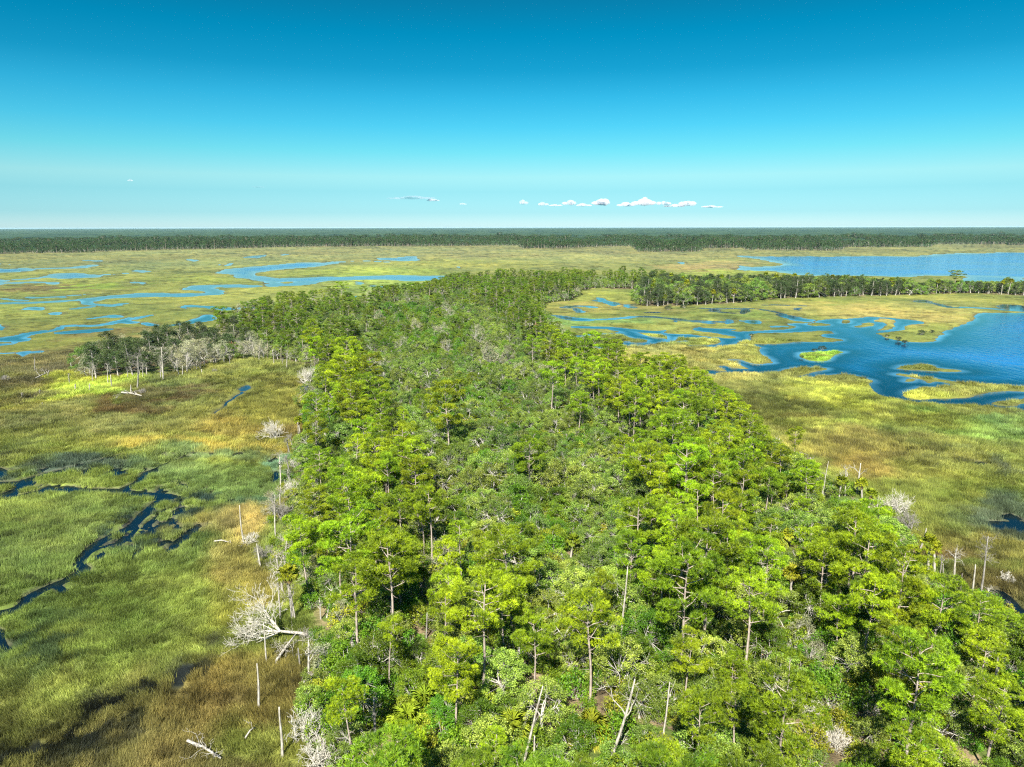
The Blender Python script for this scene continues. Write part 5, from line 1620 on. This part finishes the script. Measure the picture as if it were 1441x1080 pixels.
# ------------------------------------------------------------------ air
HAZE = 1.5e-5
if HAZE > 0:
    m, nt, ns, ls = new_mat('haze_air')
    out = nd(ns, 'ShaderNodeOutputMaterial'); v = nd(ns, 'ShaderNodeVolumePrincipled')
    v.inputs['Color'].default_value = (.55, .85, 1, 1); v.inputs['Density'].default_value = HAZE; v.inputs['Anisotropy'].default_value = 0
    ls.new(v.outputs[0], out.inputs['Volume'])
    a = 47000.0
    V = np.array([(x, y, z) for z in (-2.5, 53.0) for y in (-3000, a) for x in (-a, a)], float)
    F = np.array([(0, 2, 3, 1), (4, 5, 7, 6), (0, 1, 5, 4), (2, 6, 7, 3), (0, 4, 6, 2), (1, 3, 7, 5)])
    tag(link('haze', raw_mesh('haze', V, F, m)), kind='stuff')

# ------------------------------------------------------------------ light
EXPOSURE = 1.5
SUN_EL, SUN_AZ = 46.0, 192.0        # bearing clockwise from +Y: behind the camera, a little to the left
sun_d = bpy.data.lights.new('sun', 'SUN'); sun_d.energy = 5.0; sun_d.angle = R(.53); sun_d.color = (1.0, .95, .86)
sun = bpy.data.objects.new('sun', sun_d); COL.objects.link(sun)
sv = Vector((math.sin(R(SUN_AZ)) * math.cos(R(SUN_EL)), math.cos(R(SUN_AZ)) * math.cos(R(SUN_EL)), math.sin(R(SUN_EL))))
sun.rotation_euler = sv.to_track_quat('Z', 'Y').to_euler()
world_ = bpy.data.worlds.new("World"); scene.world = world_; world_.use_nodes = True
nt = world_.node_tree; ns = nt.nodes; ls = nt.links; ns.clear()
out = nd(ns, 'ShaderNodeOutputWorld'); bg = nd(ns, 'ShaderNodeBackground'); bg.inputs['Strength'].default_value = .1
sky = nd(ns, 'ShaderNodeTexSky', sky_type='NISHITA'); sky.sun_disc = False; sky.sun_elevation = R(SUN_EL); sky.sun_rotation = R(SUN_AZ)
sky.altitude = 10; sky.air_density = 1.0; sky.dust_density = .3; sky.ozone_density = 2.0
tc = nd(ns, 'ShaderNodeTexCoord'); sx = nd(ns, 'ShaderNodeSeparateXYZ'); ls.new(tc.outputs['Generated'], sx.inputs[0])
rp = nd(ns, 'ShaderNodeValToRGB')
SKYRAMP = [(0.0, (1, 1, 1)), (1.0, (1, 1, 1))]
SKYRAMP = [(0.0019, (0.41, 0.63, 0.88)), (0.019, (0.2665, 0.5189, 0.726)), (0.0472, (0.2424, 0.5007, 0.6164)), (0.0657, (0.3239, 0.5659, 0.6007)), (0.0976, (0.1876, 0.5789, 0.5966)), (0.1287, (0.105, 0.5452, 0.6113)), (0.1633, (0.0533, 0.4889, 0.5769)), (0.1968, (0.0157, 0.4022, 0.493)), (0.237, (0.0013, 0.3703, 0.4553)), (0.2752, (0.0058, 0.3149, 0.3814)), (0.4226, (0.03, 0.38, 0.52)), (0.6428, (0.16, 0.58, 0.88)), (0.9998, (0.24, 0.64, 0.98))]
SKYRAMP = [(p, tuple(min(1.0, c * 2.0 / 2 ** EXPOSURE) for c in cc)) for p, cc in SKYRAMP]
el = rp.color_ramp.elements
el[0].position = SKYRAMP[0][0]; el[0].color = (*SKYRAMP[0][1], 1); el[1].position = SKYRAMP[-1][0]; el[1].color = (*SKYRAMP[-1][1], 1)
for p_, c_ in SKYRAMP[1:-1]:
    e = el.new(p_); e.color = (*c_, 1)
ls.new(sx.outputs['Z'], rp.inputs[0])
mul = nd(ns, 'ShaderNodeMix', data_type='RGBA', blend_type='MULTIPLY'); mul.inputs[0].default_value = 1.0
ls.new(sky.outputs[0], mul.inputs[6]); ls.new(rp.outputs[0], mul.inputs[7])
ls.new(mul.outputs[2], bg.inputs['Color']); ls.new(bg.outputs[0], out.inputs[0])

vs_ = scene.view_settings
vs_.view_transform = 'Standard'; vs_.look = 'None'; vs_.gamma = 1.0; vs_.exposure = EXPOSURE
scene.render.engine = 'CYCLES'
cy = scene.cycles
cy.max_bounces = 6; cy.diffuse_bounces = 3; cy.glossy_bounces = 2; cy.transmission_bounces = 4; cy.volume_bounces = 1; cy.transparent_max_bounces = 4
cy.use_denoising = False
cy.sample_clamp_indirect = 4.0
scene.render.filter_size = 1.2
cy.filter_width = 1.2
print('objects', len(scene.objects))
